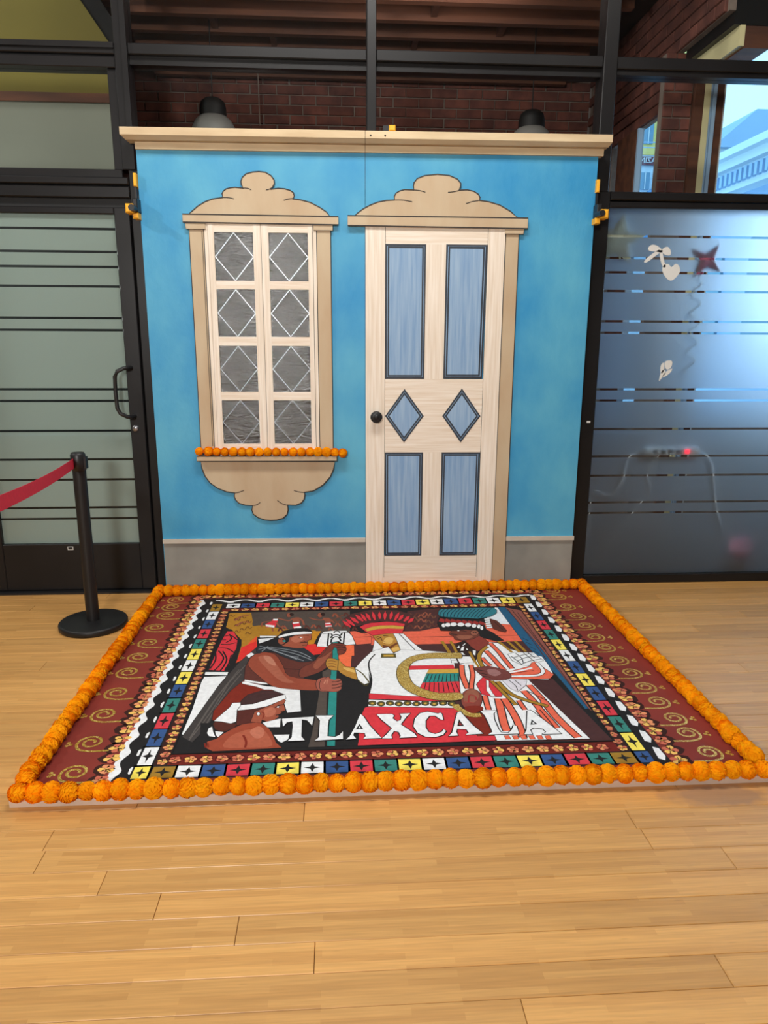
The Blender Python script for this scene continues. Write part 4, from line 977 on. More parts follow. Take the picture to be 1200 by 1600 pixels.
P red 3 0 2674,3257 2646,3145 2646,3005 2660,3003 2684,3137
P red 3 0 2752,3253 2716,3155 2706,3017 2718,3005 2752,3129
P red 3 0 2830,3219 2780,3127 2750,2975 2760,2955 2810,3077
P red 3 0 2872,3147 2828,3103 2798,2989 2806,2965 2852,3037
P red 3 0 2938,3103 2892,3067 2850,2957 2858,2929 2910,2993
P red 3 0 2976,3035 2934,3017 2894,2925 2900,2893 2948,2939
P goldskin 4 0 2506,2571 2612,2609 2718,2625 2738,2419 2750,2265 2756,2213 2684,2159 2634,2145 2592,2263 2548,2409 2524,2495
P golddk 0 0 2588,2343 2662,2309 2736,2399 2742,2357 2694,2297 2618,2161 2590,2243
P goldhi 0 1 2674,2239 2736,2295 2752,2225 2694,2177
P goldhi 0 1 2632,2509 2676,2529 2708,2485 2684,2381 2632,2363 2600,2405
S dk 5 1 2530,2525 2556,2547 2584,2513
S dk 5 1 2610,2565 2662,2573
S dk 5 1 2616,2533 2660,2535
P dk 0 1 2572,2491 2570,2485 2564,2479 2556,2477 2550,2479 2546,2485 2544,2493 2546,2501 2552,2505 2558,2507 2566,2505 2570,2499
S golddk 4 1 2588,2513 2594,2437 2622,2425
S golddk 5 1 2606,2381 2658,2385
P red 5 0 2378,2813 2438,2881 2502,2915 2668,2941 2776,2915 2858,2871 2836,2743 2808,2627 2648,2619 2498,2587 2432,2697
P goldp 3 0 2428,2747 2498,2803 2590,2837 2734,2837 2844,2797 2826,2733 2674,2757 2566,2747 2454,2691
P white 4 0 2518,2463 2588,2267 2556,2241 2484,2199 2508,2369
P white 5 0 2718,2619 2762,2613 2822,2605 2890,2391 2974,2187 2902,2187 2762,2151 2752,2335 2736,2505
S black 5 0 2778,2607 2904,2191
P white 5 0 2308,1829 2372,1985 2470,2179 2514,2217 2644,2285 2684,2135 2764,2213 3010,2181 3252,2119 3230,1847 3176,1387 3168,1227 2774,1255 2416,1341 2444,1587 2428,1757 2428,1547 2384,1509 2330,1593
S black 7 1 2506,2129 2436,1935 2448,1587 2416,1341
S olive 7 1 2302,1829 2372,1717 2424,1547
S olive 5 1 2322,1613 2384,1489 2420,1527
P olive 5 0 2568,2135 2702,2129 2700,2043 2558,2049
P goldp 0 0 2586,2111 2682,2105 2680,2067 2584,2071
P red 4 0 2416,1341 2774,1269 3168,1227 3106,1173 2910,1185 2412,1245
P white 4 0 2408,1229 3102,1145 3110,1055 2400,1121
P red 4 0 2398,1113 3104,1047 3278,935 3388,801 3378,597 3336,549 2298,533 2310,625 2312,859 2370,1095
P rust 4 0 3098,951 3184,999 3348,937 3388,801 3366,613 3218,615
P olive 6 1 2464,1167 2460,1149 2448,1137 2434,1133 2420,1139 2410,1153 2406,1171 2412,1189 2422,1201 2436,1205 2452,1199 2462,1185
P olive 6 1 2536,1153 2532,1137 2520,1123 2506,1119 2492,1125 2482,1139 2480,1157 2484,1175 2496,1187 2510,1191 2524,1185 2534,1171
P olive 6 1 2610,1159 2606,1141 2594,1129 2580,1125 2566,1131 2556,1145 2554,1163 2558,1181 2570,1193 2584,1197 2598,1191 2608,1177
P olive 6 1 2684,1145 2678,1129 2666,1115 2652,1111 2638,1117 2628,1131 2626,1149 2632,1167 2642,1179 2658,1183 2672,1177 2682,1163
P olive 6 1 2758,1151 2752,1135 2740,1121 2726,1117 2712,1123 2702,1137 2700,1155 2706,1173 2718,1185 2732,1189 2746,1183 2756,1169
P olive 6 1 2830,1137 2824,1121 2812,1109 2798,1105 2784,1109 2774,1123 2772,1141 2778,1159 2790,1171 2806,1175 2818,1169 2828,1157
P olive 6 1 2904,1143 2898,1127 2886,1113 2872,1109 2858,1115 2848,1129 2848,1147 2852,1165 2864,1177 2880,1181 2894,1175 2902,1161
P olive 6 1 2976,1131 2970,1113 2958,1101 2944,1097 2930,1101 2920,1115 2920,1133 2926,1151 2938,1163 2952,1167 2966,1161 2976,1149
P olive 6 1 3052,1135 3044,1119 3032,1107 3018,1103 3004,1107 2996,1121 2994,1139 3000,1157 3012,1169 3028,1173 3042,1167 3050,1155
P olive 6 1 3124,1123 3116,1105 3104,1093 3090,1089 3076,1095 3068,1107 3066,1125 3072,1143 3084,1155 3100,1159 3114,1155 3122,1141
P goldp 0 1 2448,1165 2446,1157 2440,1153 2434,1151 2428,1153 2424,1159 2422,1167 2424,1173 2430,1179 2436,1181 2442,1177 2446,1173
P goldp 0 1 2520,1151 2518,1145 2514,1139 2508,1137 2500,1139 2496,1145 2496,1153 2498,1159 2502,1165 2508,1167 2516,1165 2520,1159
P goldp 0 1 2594,1157 2592,1149 2588,1145 2580,1143 2574,1145 2570,1151 2570,1159 2572,1165 2576,1171 2582,1173 2590,1171 2594,1165
P goldp 0 1 2668,1143 2664,1137 2660,1131 2654,1129 2648,1131 2642,1137 2642,1145 2644,1151 2650,1157 2656,1159 2662,1157 2666,1151
P goldp 0 1 2742,1149 2738,1143 2734,1137 2728,1135 2722,1137 2716,1143 2716,1151 2718,1157 2724,1163 2730,1165 2736,1163 2740,1157
P goldp 0 1 2814,1135 2812,1129 2806,1123 2800,1121 2794,1125 2790,1129 2788,1137 2790,1145 2796,1149 2802,1151 2808,1149 2812,1143
P goldp 0 1 2888,1141 2886,1135 2880,1129 2874,1127 2868,1129 2864,1135 2862,1143 2866,1149 2870,1155 2878,1157 2884,1155 2888,1149
P goldp 0 1 2960,1127 2958,1121 2952,1115 2946,1113 2940,1117 2936,1121 2934,1129 2938,1137 2942,1141 2950,1143 2956,1141 2960,1135
P goldp 0 1 3034,1133 3032,1127 3026,1121 3020,1119 3014,1123 3010,1127 3010,1135 3012,1143 3018,1147 3024,1149 3030,1147 3034,1141
P goldp 0 1 3106,1119 3104,1113 3098,1107 3092,1107 3086,1109 3082,1115 3082,1121 3084,1129 3090,1133 3096,1135 3102,1133 3106,1127
P white 0 0 2822,1961 2952,2025 3234,2009 3182,1309 3052,1297 2880,1403 2786,1569
P red 3 0 2812,1857 3222,1857 3222,1777 2796,1773
P goldp 3 0 2982,1771 3262,1775 3256,1671 2948,1687
P teal 4 0 2952,1687 3258,1679 3252,1523 2894,1513
P red 4 0 2894,1513 3252,1523 3238,1305 3016,1299 2864,1423
S black 4 0 2970,1677 2918,1529
S black 4 0 3002,1675 2956,1527
S black 4 0 3036,1673 2994,1525
S black 4 0 3068,1671 3030,1523
S black 4 0 3100,1669 3068,1521
S black 4 0 3134,1669 3106,1519
S black 4 0 3166,1667 3144,1517
S black 4 0 3200,1665 3182,1515
S black 4 0 3232,1663 3220,1513
S black 4 0 2924,1513 2884,1343
S black 4 0 2960,1511 2928,1341
S black 4 0 2998,1509 2972,1339
S black 4 0 3036,1507 3016,1337
S black 4 0 3074,1505 3060,1335
S black 4 0 3112,1503 3104,1333
S black 4 0 3148,1501 3148,1329
S black 4 0 3186,1499 3192,1327
S black 4 0 3224,1497 3236,1325
G painted_figure striped_robe_figure_with_a_teal_feather_headdress
P white 5 0 3270,1845 3474,1973 3632,2353 3736,2331 3828,2173 3970,2067 4094,1989 4104,1803 4096,1605 4022,1517 3840,1525 3900,1251 4060,531 3350,541 3340,989 3194,1271
S black 30 1 3296,1851 3272,1655 3270,1467 3276,1377
S coral 20 1 3296,1851 3272,1655 3270,1467 3276,1377
S black 26 1 3384,1847 3366,1649 3322,1465 3304,1377
S coral 16 1 3384,1847 3366,1649 3322,1465 3304,1377
S black 28 1 3396,1249 3386,1117 3380,1005
S coral 18 1 3396,1249 3386,1117 3380,1005
S black 38 1 3500,1193 3476,969 3458,789 3456,673
S coral 28 1 3500,1193 3476,969 3458,789 3456,673
S black 36 1 3548,1191 3564,1011 3572,811 3558,571
S coral 26 1 3548,1191 3564,1011 3572,811 3558,571
S black 26 1 3662,1151 3678,989
S coral 16 1 3662,1151 3678,989
S black 34 1 3746,1317 3780,1163 3808,967 3854,695
S coral 24 1 3746,1317 3780,1163 3808,967 3854,695
S black 32 1 3822,1421 3872,1141 3898,839
S coral 22 1 3822,1421 3872,1141 3898,839
S black 24 1 3780,983 3808,799 3826,625
S coral 14 1 3780,983 3808,799 3826,625
S black 38 1 3872,1123 3896,891 3938,691 3976,551
S coral 28 1 3872,1123 3896,891 3938,691 3976,551
S black 5 1 3778,1315 3896,1139
P coral 4 0 3418,607 3454,607 3458,557 3422,555
P coral 4 0 3480,603 3518,603 3520,553 3484,551
P coral 4 0 3542,599 3580,601 3582,549 3546,547
P coral 4 0 3604,597 3642,597 3644,547 3608,545
P coral 4 0 3666,593 3704,593 3706,543 3670,541
P coral 4 0 3730,589 3766,591 3768,539 3730,537
S black 28 1 3662,2331 3704,2125 3726,1933 3750,1749
S coral 18 1 3662,2331 3704,2125 3726,1933 3750,1749
S black 30 1 3584,2151 3618,1995 3650,1807 3670,1719
S coral 20 1 3584,2151 3618,1995 3650,1807 3670,1719
S black 26 1 3516,1999 3538,1887 3564,1813
S coral 16 1 3516,1999 3538,1887 3564,1813
P chest 5 0 3426,2405 3518,2529 3596,2525 3654,2351 3612,2251 3566,2191 3506,2145 3464,2237
P dk 0 0 3330,2347 3418,2405 3456,2237 3502,2117 3450,1929 3402,1931 3266,2051
P white 3 0 3316,2235 3346,2285 3340,2223
P white 3 0 3364,2243 3392,2261 3368,2163 3338,2163
P white 3 0 3380,2293 3420,2343 3410,2311 3382,2273
P white 3 0 3402,2221 3418,2189 3402,2171
P white 3 0 3290,2187 3304,2185 3282,2069 3270,2079
P white 3 0 3308,2107 3352,2123 3368,2065 3306,2065
P white 3 0 3460,2167 3488,2157 3462,2041 3448,2079
S golds 16 1 3190,2397 3216,2211 3234,2053
S golds 14 1 3276,2391 3288,2267 3294,2127
S golds 12 1 3422,2139 3432,1967 3450,1765
S black 24 1 3620,2249 3526,2115 3484,1963 3486,1781
S golds 17 1 3620,2249 3526,2115 3484,1963 3486,1781
P white 5 0 3276,2041 3410,2025 3420,1889 3288,1881
P white 5 0 3222,2053 3266,2023 3270,1891 3214,1895
S black 4 0 3218,2005 3270,2003
S black 4 0 3214,1949 3270,1947
P black 0 0 3202,2865 3242,3033 3476,2973 3702,2887 3698,2677 3750,2585 3820,2385 3738,2367 3618,2459 3578,2527 3528,2641 3316,2651 3212,2667
P teal2 5 0 3252,3133 3274,3235 3314,3281 3528,3289 3742,3291 3906,3283 3920,3215 3898,3127 3806,3029 3664,2975 3510,3007 3346,3033 3260,3063
S tealdk 6 1 3344,3279 3278,3157 3264,3053
S tealdk 6 1 3388,3279 3320,3155 3302,3049
S tealdk 6 1 3432,3277 3362,3153 3338,3045
S tealdk 6 1 3476,3277 3404,3151 3374,3041
S tealdk 6 1 3520,3277 3444,3149 3412,3037
S tealdk 6 1 3566,3275 3486,3147 3448,3033
S tealdk 6 1 3610,3275 3528,3145 3486,3029
S tealdk 6 1 3654,3275 3570,3143 3522,3025
S tealdk 6 1 3698,3273 3610,3141 3560,3021
S tealdk 6 1 3744,3273 3652,3139 3596,3017
S tealdk 6 1 3788,3273 3694,3137 3634,3013
S tealdk 6 1 3832,3271 3736,3135 3670,3009
S tealdk 6 1 3876,3271 3778,3133 3706,3005
P crim 3 0 3228,2923 3258,3007 3300,2969 3280,2873
P crim 3 0 3288,2911 3318,2993 3358,2953 3340,2861
P crim 3 0 3346,2899 3376,2977 3416,2939 3398,2849
P crim 3 0 3404,2887 3436,2961 3476,2923 3456,2835
P crim 3 0 3464,2873 3494,2947 3534,2909 3514,2823
P crim 3 0 3522,2861 3554,2931 3592,2893 3572,2811
P crim 3 0 3580,2849 3612,2917 3650,2879 3632,2799
P crim 3 0 3640,2835 3670,2901 3708,2863 3688,2787
P white 4 1 3288,2801 3282,2777 3270,2759 3258,2753 3250,2759 3244,2779 3244,2805 3250,2829 3262,2849 3274,2855 3284,2847 3288,2827
P white 4 1 3344,2817 3336,2793 3322,2775 3304,2769 3290,2775 3282,2795 3282,2821 3290,2847 3304,2865 3320,2871 3334,2863 3342,2843
P white 4 1 3410,2827 3400,2801 3384,2783 3366,2777 3350,2785 3340,2803 3340,2829 3348,2855 3364,2873 3382,2879 3400,2873 3408,2853
P white 4 1 3488,2817 3478,2793 3462,2775 3442,2769 3426,2777 3416,2795 3414,2821 3424,2847 3440,2865 3460,2871 3476,2863 3486,2843
P white 4 1 3560,2805 3550,2779 3534,2761 3518,2755 3502,2763 3494,2783 3494,2807 3502,2833 3518,2851 3536,2857 3550,2851 3560,2831
P white 4 1 3610,2773 3602,2749 3590,2731 3576,2725 3564,2731 3558,2751 3560,2777 3568,2801 3580,2821 3594,2827 3606,2819 3612,2799
P white 4 1 3650,2753 3644,2729 3634,2709 3624,2703 3616,2711 3612,2729 3614,2755 3622,2781 3632,2799 3642,2805 3650,2797 3654,2779
P white 4 1 3670,2713 3664,2687 3654,2669 3646,2663 3638,2671 3636,2689 3638,2715 3646,2739 3656,2757 3664,2765 3672,2757 3674,2739
P white 3 0 3732,2971 3796,2981 3796,2941 3730,2935
P white 3 0 3726,2913 3792,2923 3790,2883 3724,2877
P white 3 0 3722,2855 3786,2865 3786,2827 3718,2821
P white 3 0 3716,2799 3782,2807 3782,2769 3712,2763
P white 3 0 3710,2743 3778,2751 3778,2715 3708,2709
P brown2 4 0 3794,2969 3854,2905 3890,2737 3900,2633 3878,2595 3814,2637 3774,2697 3780,2859
S black 4 1 3822,2881 3868,2635
P face3 4 0 3296,2603 3336,2661 3482,2677 3600,2637 3598,2525 3508,2433 3408,2401 3326,2431 3326,2517 3296,2551
P face4 0 1 3356,2517 3456,2533 3522,2507 3476,2445 3386,2429
P face4 5 1 3596,2587 3584,2557 3566,2535 3544,2529 3526,2537 3514,2561 3514,2591 3526,2623 3544,2645 3566,2651 3586,2643 3596,2619
S dk 4 1 3536,2583 3564,2611 3574,2571
S dk 6 1 3304,2573 3370,2549
S dk 5 1 3334,2651 3416,2657 3480,2621
P white 0 1 3408,2651 3404,2645 3400,2641 3394,2641 3390,2643 3386,2647 3386,2653 3388,2657 3392,2661 3398,2663 3404,2661 3406,2657
S golds 15 0 3756,2367 3832,2099
S golds 15 0 3844,2373 3906,2095
S golds 15 0 3922,2369 3968,2111
P white 5 0 3782,2057 3856,2097 4040,2077 4082,1893 4002,1865 3912,1799 3854,1823 3792,1907
S black 5 1 3800,2013 3842,1885 3862,1821
S black 5 1 3860,2075 3890,1967 3882,1861
S black 5 1 3938,2083 3972,1961 3996,1877
S black 5 1 3808,1971 3958,2049 4032,2045
S black 5 1 3838,1905 3960,1983 4060,1979
S black 5 1 3868,1841 3964,1899 4076,1935
S black 5 1 3984,2081 4018,1959
P coral 5 0 3698,1681 3802,1725 3926,1787 3962,1857 4006,1881 4042,1751 4096,1607 4044,1535 3910,1523 3692,1553
S white 13 1 3700,1667 3824,1703 3936,1753
S black 4 1 3698,1637 3834,1673 3938,1697
S black 22 1 4008,1855 4024,1703 3984,1621 3902,1593 3700,1591
S white 15 1 4010,1859 4024,1703 3984,1621 3902,1593 3700,1591
P pale 5 0 3606,1523 3830,1521 3790,1413 3690,1299 3646,1359
S black 4 1 3666,1521 3700,1409 3696,1321
S black 4 1 3718,1517 3750,1407
P red 5 0 3364,1453 3446,1585 3508,1511 3548,1259 3532,1223 3450,1227 3376,1269
P white 4 0 3466,1531 3484,1511 3462,1403 3470,1281 3482,1225 3450,1227 3430,1335
S black 22 1 3508,1511 3564,1293 3622,1071
S golds 15 1 3508,1511 3564,1293 3622,1071
S black 26 1 3558,1499 3612,1289 3706,1165 3882,1033
S golds 18 1 3558,1499 3612,1289 3706,1165 3880,1037
P hand3 4 1 3402,1775 3458,1787 3534,1809 3630,1753 3696,1691 3698,1571 3598,1521 3482,1545 3432,1647
P hand4 0 1 3520,1739 3592,1735 3626,1655 3562,1601 3512,1651
S dk 4 1 3422,1735 3504,1701
S dk 4 1 3428,1675 3500,1633
S dk 4 1 3450,1607 3514,1581
P hand5 5 1 3358,1177 3328,1087 3286,1023 3238,1001 3200,1027 3180,1093 3184,1185 3210,1279 3256,1347 3304,1371 3344,1343 3364,1271
P face4 0 1 3212,1225 3264,1343 3334,1357 3348,1253 3294,1139 3210,1127
S crim 7 1 3238,1141 3266,1257 3312,1237 3308,1171
S crim 6 1 3206,1143 3282,1123
P rust 0 1 3192,1063 3322,1071 3332,1007 3220,951
P GLIT 5 1 3332,2101 3252,2115 3024,2117 2852,2053 2738,1909 2684,1743 2688,1533 2748,1371 2864,1249 3000,1187 3184,1189 3196,1301 3016,1309 2896,1383 2814,1485 2788,1653 2804,1825 2872,1949 3010,2003 3232,1995 3318,1991
S GLIT 30 1 3120,1107 3130,1051 3158,999 3216,929 3300,925
P LETT 6 0 1706,949 1958,969 1948,831 1924,881 1906,915 1864,929 1872,679 1900,621 1772,617 1800,667 1798,839 1790,905 1748,891 1724,827
P LETT 6 0 1972,985 2114,979 2076,913 2072,825 2070,669 2128,657 2160,679 2188,731 2188,625 1976,613 2006,657 2008,909
P LETT 6 0 2332,989 2352,957 2398,807 2446,693 2480,623 2342,621 2362,653 2356,701 2274,711 2266,673 2288,623 2212,615 2240,659 2284,797 2314,925
P black 0 0 2320,839 2346,759 2288,757
P white 0 0 2318,803 2328,771 2308,771
P LETT 6 0 2462,979 2586,977 2600,949 2584,911 2616,859 2648,879 2660,931 2648,977 2734,981 2698,929 2642,813 2740,665 2750,623 2618,617 2628,645 2618,701 2582,717 2556,661 2560,613 2484,617 2518,663 2570,759 2496,895
P LETT 6 0 2876,999 2958,963 2976,977 2988,959 2986,861 2968,869 2930,931 2884,933 2844,861 2832,759 2846,687 2894,655 2950,683 2970,723 2984,695 2952,641 2890,613 2816,623 2764,679 2740,779 2764,895 2812,975
P LETT 6 0 3118,973 3144,989 3156,939 3204,773 3262,643 3126,633 3154,661 3146,711 3074,723 3060,681 3066,625 2994,623 3028,669 3094,897
P black 0 0 3112,867 3136,763 3082,763
P crim 0 0 3110,825 3122,777 3098,779
P LETT 6 0 3308,985 3438,983 3406,941 3392,851 3394,705 3404,651 3462,643 3496,685 3528,755 3546,741 3538,627 3300,627 3340,665 3338,765 3330,915
P LETT 6 0 3690,963 3718,979 3740,933 3806,763 3862,609 3712,611 3754,639 3742,687 3672,707 3638,677 3638,615 3578,617 3610,677 3646,805
P black 0 0 3690,831 3718,759 3660,751
P white 0 0 3690,799 3700,769 3680,767"""
for ln in ART.strip().split('\n'):
    w_ = ln.split()
    if w_[0] == 'G':
        pic = figs.setdefault(w_[2], Art(w_[1])); continue
    kd, cn, ow, smf = w_[0], w_[1], float(w_[2]), int(w_[3])
    P = [tuple(int(t)/2000 for t in q.split(',')) for q in w_[4:]]
    if kd == 'P':
        if smf: P = smooth_closed(P, 3)
        P = [(min(max(x, .474), 2.116), min(max(y, .25), 1.662)) for x, y in P]
        if cn == 'LETT': let = Art('letter')
        tgt = gl if cn == 'GLIT' else let if cn == 'LETT' else pic
        if ow: (let if cn == 'LETT' else pic).line(P, ow/1000*(1.6 if cn == 'LETT' else 1.15), K, True)
        tgt.poly(P, COL[cn])
        if cn == 'LETT': let.build()
    else:
        if smf and len(P) > 2: P = smooth_open(P, 4)
        P = [(min(max(x, .474), 2.116), min(max(y, .25), 1.662)) for x, y in P]
        (gl if cn == 'GLIT' else pic).line(P, (ow+(2.5 if cn == 'dk' else 0))/1000, COL[cn])
base.line([(.470, .247), (2.118, .247), (2.098, 1.666), (.472, 1.666)], .007, K, True)
base.build(); gl.build()
for lb, a_ in figs.items(): a_.build()['label'] = 'painted '+lb.replace('_', ' ')
# glitter swirls
Art.z = BT+.0012
def swirl(cx, cy, s, r=.05):
    a = Art('glitter_swirl', M['glitter']); P = []
    for i in range(34):
        t = i/33; an = -PI*1.0+(-2*PI*1.55)*t if True else 0
        rr = r*(1-.72*t); P.append((cx+s*rr*1.0*math.cos(an), cy-rr*.95*math.sin(-an)*-1*-1))
    tail = [(cx+s*r*1.15+s*.03, cy-r*1.25), (cx+s*r*.6, cy-r*1.32), (cx, cy-r*1.25), (cx-s*r*.7, cy-r*.95), (cx-s*r*1.0, cy-r*.35)]
    a.line(smooth_open(tail)+P, .0105, None, bump=False)
    for q in range(3): a.poly([(cx-s*(r+.034)+s*[.0, .012, .0][q]-.008+.016*(0.5+.5*math.cos(k*PI/3)), cy+[.0, -.012, -.02][q]+.008*math.sin(k*PI/3)) for k in range(6)], None, False)
    a.c = []; return a.build()
for (x, y) in [(.16,.1506),(.151,.3446),(.136,.5546),(.132,.7396),(.124,.9356),(.129,1.0986),(.133,1.2626),(.119,1.4616),(.137,1.6326),(.136,1.7586),(.14,1.8726)]: swirl(x+.0, y, 1, .047)
for (x, y) in [(2.438,.1556),(2.423,.2896),(2.422,.4036),(2.416,.5396),(2.415,.6716),(2.409,.8096),(2.401,.9456),(2.393,1.0926),(2.386,1.2196),(2.387,1.3676),(2.385,1.5046),(2.374,1.6516),(2.372,1.8186),(2.367,1.9276)]: swirl(x, y, -1, .043)

GZ = BT+.030
GR = 'marigold garlands edging the floor mural'
garland('orange marigold garland along the near front edge of the floor mural', GR, [(OX+.03, OY+.006, GZ-.006), (OX+1.3, OY+.008, GZ-.006), (OX+BW-.035, OY+.006, GZ-.006)], .0545)
garland('orange marigold garland down the left edge of the floor mural', GR, [(OX+.026, OY+.075, GZ), (OX+.022, OY+1.0, GZ), (OX+.024, OY+1.925, GZ)], .049)
garland('orange marigold garland down the right edge of the floor mural', GR, [(OX+BW-.028, OY+.075, GZ), (OX+BW-.030, OY+1.0, GZ), (OX+BW-.034, OY+1.925, GZ)], .049)
garland('orange marigold garland at the back edge of the mural against the backdrop', GR, [(OX+.03, OY+1.950, GZ), (OX+1.3, OY+1.952, GZ), (OX+BW-.035, OY+1.950, GZ)], .049)
cs, sn = math.cos(-.0189), math.sin(-.0189)
def bw(x, y, z): return (x*cs-y*sn, x*sn+y*cs+.012, z)
garland('short orange marigold garland resting on the painted window sill', None, [bw(.250, -.034, .873), bw(.6, -.036, .869), bw(.95, -.036, .870), bw(1.068, -.034, .862)], .0475, .0255, .003)

# ================================================================== CLAMPS
def clamp(x, z, label, side):
    o = thing('bar_clamp', label, 'clamp', bw(x, 0, z), -.0189, 'black and orange bar clamps on the backdrop edges')
    s = side
    if s:
        MB().bevbox(-.012, .004, -.030, .07, .085, .150, .003).build('pad', M['clampy'], o)
        MB().box(-.010, .000, -.020, -.006, -.06, .15).build('bar', M['blackpl'], o)
        MB().bevbox(-.014*1, .012, -.070, .06, -.045, .02, .004).build('jaw', M['blackpl'], o)
        MB().bevbox(-.045 if s < 0 else .002, -.006 if s < 0 else .042, -.095, -.02, -.055, -.010, .006).build('trigger_grip', M['clampy'], o)
        MB().bevbox(-.018, .010, -.060, .0, -.078, -.048, .004).build('foot', M['clampy'], o)
        MB().tube([(-.004, -.03, -.03), (-.004, -.13, -.035)], .016, 10).build('handle', M['blackpl'], o)
    else:
        MB().box(-.03, .0, -.06, .02, .0, .03).build('jaw', M['blackpl'], o); MB().bevbox(.0, .034, -.065, .02, .004, .032, .004).build('pad', M['clampy'], o)
        MB().tube([(-.02, -.02, .012), (-.02, .09, .012)], .006, 8).build('bar', M['steel'], o)
clamp(-.006, 2.19, 'orange and black bar clamp gripping the upper left edge of the backdrop', -1)
clamp(2.455, 2.19, 'orange and black bar clamp gripping the upper right edge of the backdrop', 1)
clamp(1.32, 2.548, 'small orange and black clamp on top of the cornice beside the middle seam', 0)

# ================================================================== STANCHION
st = thing('stanchion_post', 'black belt barrier post on a round base left of the mural', 'barrier post', (-.277, -.46, 0))
MB().lathe([(0, 0), (.168, 0), (.174, .006), (.175, .026), (.170, .033), (.160, .035), (.05, .037), (0, .037)], n=56).build('base', M['stan'], st)
MB().lathe([(.033, .036), (.033, .84), (.033, .845)], n=28).build('post', M['stan'], st)
MB().lathe([(.033, .845), (.036, .848), (.037, .925), (.034, .930), (.031, .937), (0, .937)], n=28).build('belt_head', M['blackpl'], st)
MB().box(.030, .042, -.017, .017, .855, .915).build('belt_socket', M['blackpl'], st)
a = Vector((-.29, -.494, .885)); b = Vector((.013+.0, -1.957, 1.012)); e_ = a+(b-a)*1.09
h_ = .0245; n = 10; V = []; 
for i in range(n+1):
    t = i/n; p = a.lerp(e_, t); p.z -= .012*math.sin(PI*t)
    for dz in (-h_, h_):
        for dx in (-.0008, .0008): V.append((p.x+dx, p.y, p.z+dz))
Fc = []
for i in range(n):
    A, B = 4*i, 4*(i+1); Fc += [(A, B, B+2, A+2), (A+1, A+3, B+3, B+1), (A, A+1, B+1, B), (A+2, B+2, B+3, A+3)]
bl = MB().add(V, Fc).add([V[-4], V[-3], V[-1], V[-2]], [(0, 1, 2, 3)]).build('retractable_belt', M['belt']); tag(bl, 'red retractable belt stretched from the black barrier post out of frame', 'belt')

# ================================================================== THINGS BEHIND AND ON THE GLASS
def pendant(x, y, z, label):
    o = thing('pendant_lamp', label, 'lamp', (x, y, z), 0, 'dome pendant lamps in the back room')
    MB().lathe([(0, 0), (.055, -.004), (.082, -.025), (.092, -.06), (.094, -.115), (.096, -.12)], n=28).build('cap', M['blackdk'], o)
    MB().lathe([(.096, -.12), (.125, -.145), (.15, -.19), (.158, -.27), (.14, -.30)], n=28).build('shade', M['lampgrey'], o)
    MB().tube([(0, 0, 0), (0, 0, CZ-z+.02)], .004, 6).build('cord', M['blackdk'], o)
pendant(.18, 1.5, 3.14, 'black dome pendant lamp behind the glass above the painted window'); pendant(2.459, 1.5, 3.11, 'black dome pendant lamp behind the glass above the right end of the cornice')
MB_r = tag(MB().tube([(.42, 2.36, 4.0-.3), (.42, 2.38, 3.2)], .005, 6).build('conduit', M['mortar']), 'thin pale conduit running down the dark brick wall behind the glass', 'conduit')

def star_mesh(n, R, r, th, rot=0, seed=1, k=.85):
    rn_ = random.Random(seed); pts = []
    for i in range(2*n):
        an = rot+PI*i/n; q = R if i % 2 == 0 else r; pts.append((q*math.cos(an), q*math.sin(an)))
    P = []
    for i in range(2*n):
        a, b2 = pts[i], pts[(i+1) % (2*n)]
        for t in (0, .33, .66): P.append((a[0]+(b2[0]-a[0])*t, a[1]+(b2[1]-a[1])*t))
    m = MB(); N_ = len(P); rings = []
    lev = [(1, 0), (.9, .35), (.7, .7), (.4, .93), (0.05, 1)]
    vs = []; fs = []
    for sg_ in (-1, 1):
        base = len(vs)
        for (s_, h_) in lev:
            for p in P: vs.append((p[0]*s_, sg_*th*h_, p[1]*s_))
        for l in range(len(lev)-1):
            for i in range(N_):
                j = (i+1) % N_; q = (base+l*N_+i, base+l*N_+j, base+(l+1)*N_+j, base+(l+1)*N_+i); fs.append(q if sg_ < 0 else q[::-1])
    m.add(vs, fs, True); return m
b1 = thing('star_balloon', 'maroon four pointed foil star balloon behind the frosted right glass', 'balloon', (3.205, SY+.058, 1.955), 0, None)
star_mesh(4, .115, .040, .03, .95).build('foil_body', M['maroonfoil'], b1)
MB().tube([(-.02, 0, -.05), (-.03, 0, -.085)], .007, 6).build('neck', M['maroonfoil'], b1)
b2 = thing('star_balloon', 'pearl white foil star balloon at the upper left of the right glass', 'balloon', (2.675, SY+.070, 2.06)); star_mesh(5, .155, .07, .045, .2).build('foil_body', M['whitefoil'], b2); MB().tube([(0, 0, -.06), (.01, 0, -.10)], .006, 6).build('neck', M['whitefoil'], b2)
b3 = thing('star_balloon', 'pink foil balloon lying low behind the right end of the right glass', 'balloon', (3.64, SY+.10, .20)); star_mesh(6, .085, .07, .05, .2).build('foil_body', M['pinkfoil'], b3); MB().tube([(0, 0, -.07), (0, 0, -.10)], .008, 6).build('neck', M['pinkfoil'], b3)
sp = []
for i in range(90):
    t = i/89; sp.append((3.16+.012*math.sin(t*3)+.028*math.sin(t*2*PI*5), SY+.06+.012*math.cos(t*2*PI*5), 1.86-.56*t))
tag(MB().tube(sp, .0035, 6).build('streamer', M['whitefoil']), 'curly silver streamer hanging under the maroon star balloon', 'streamer')
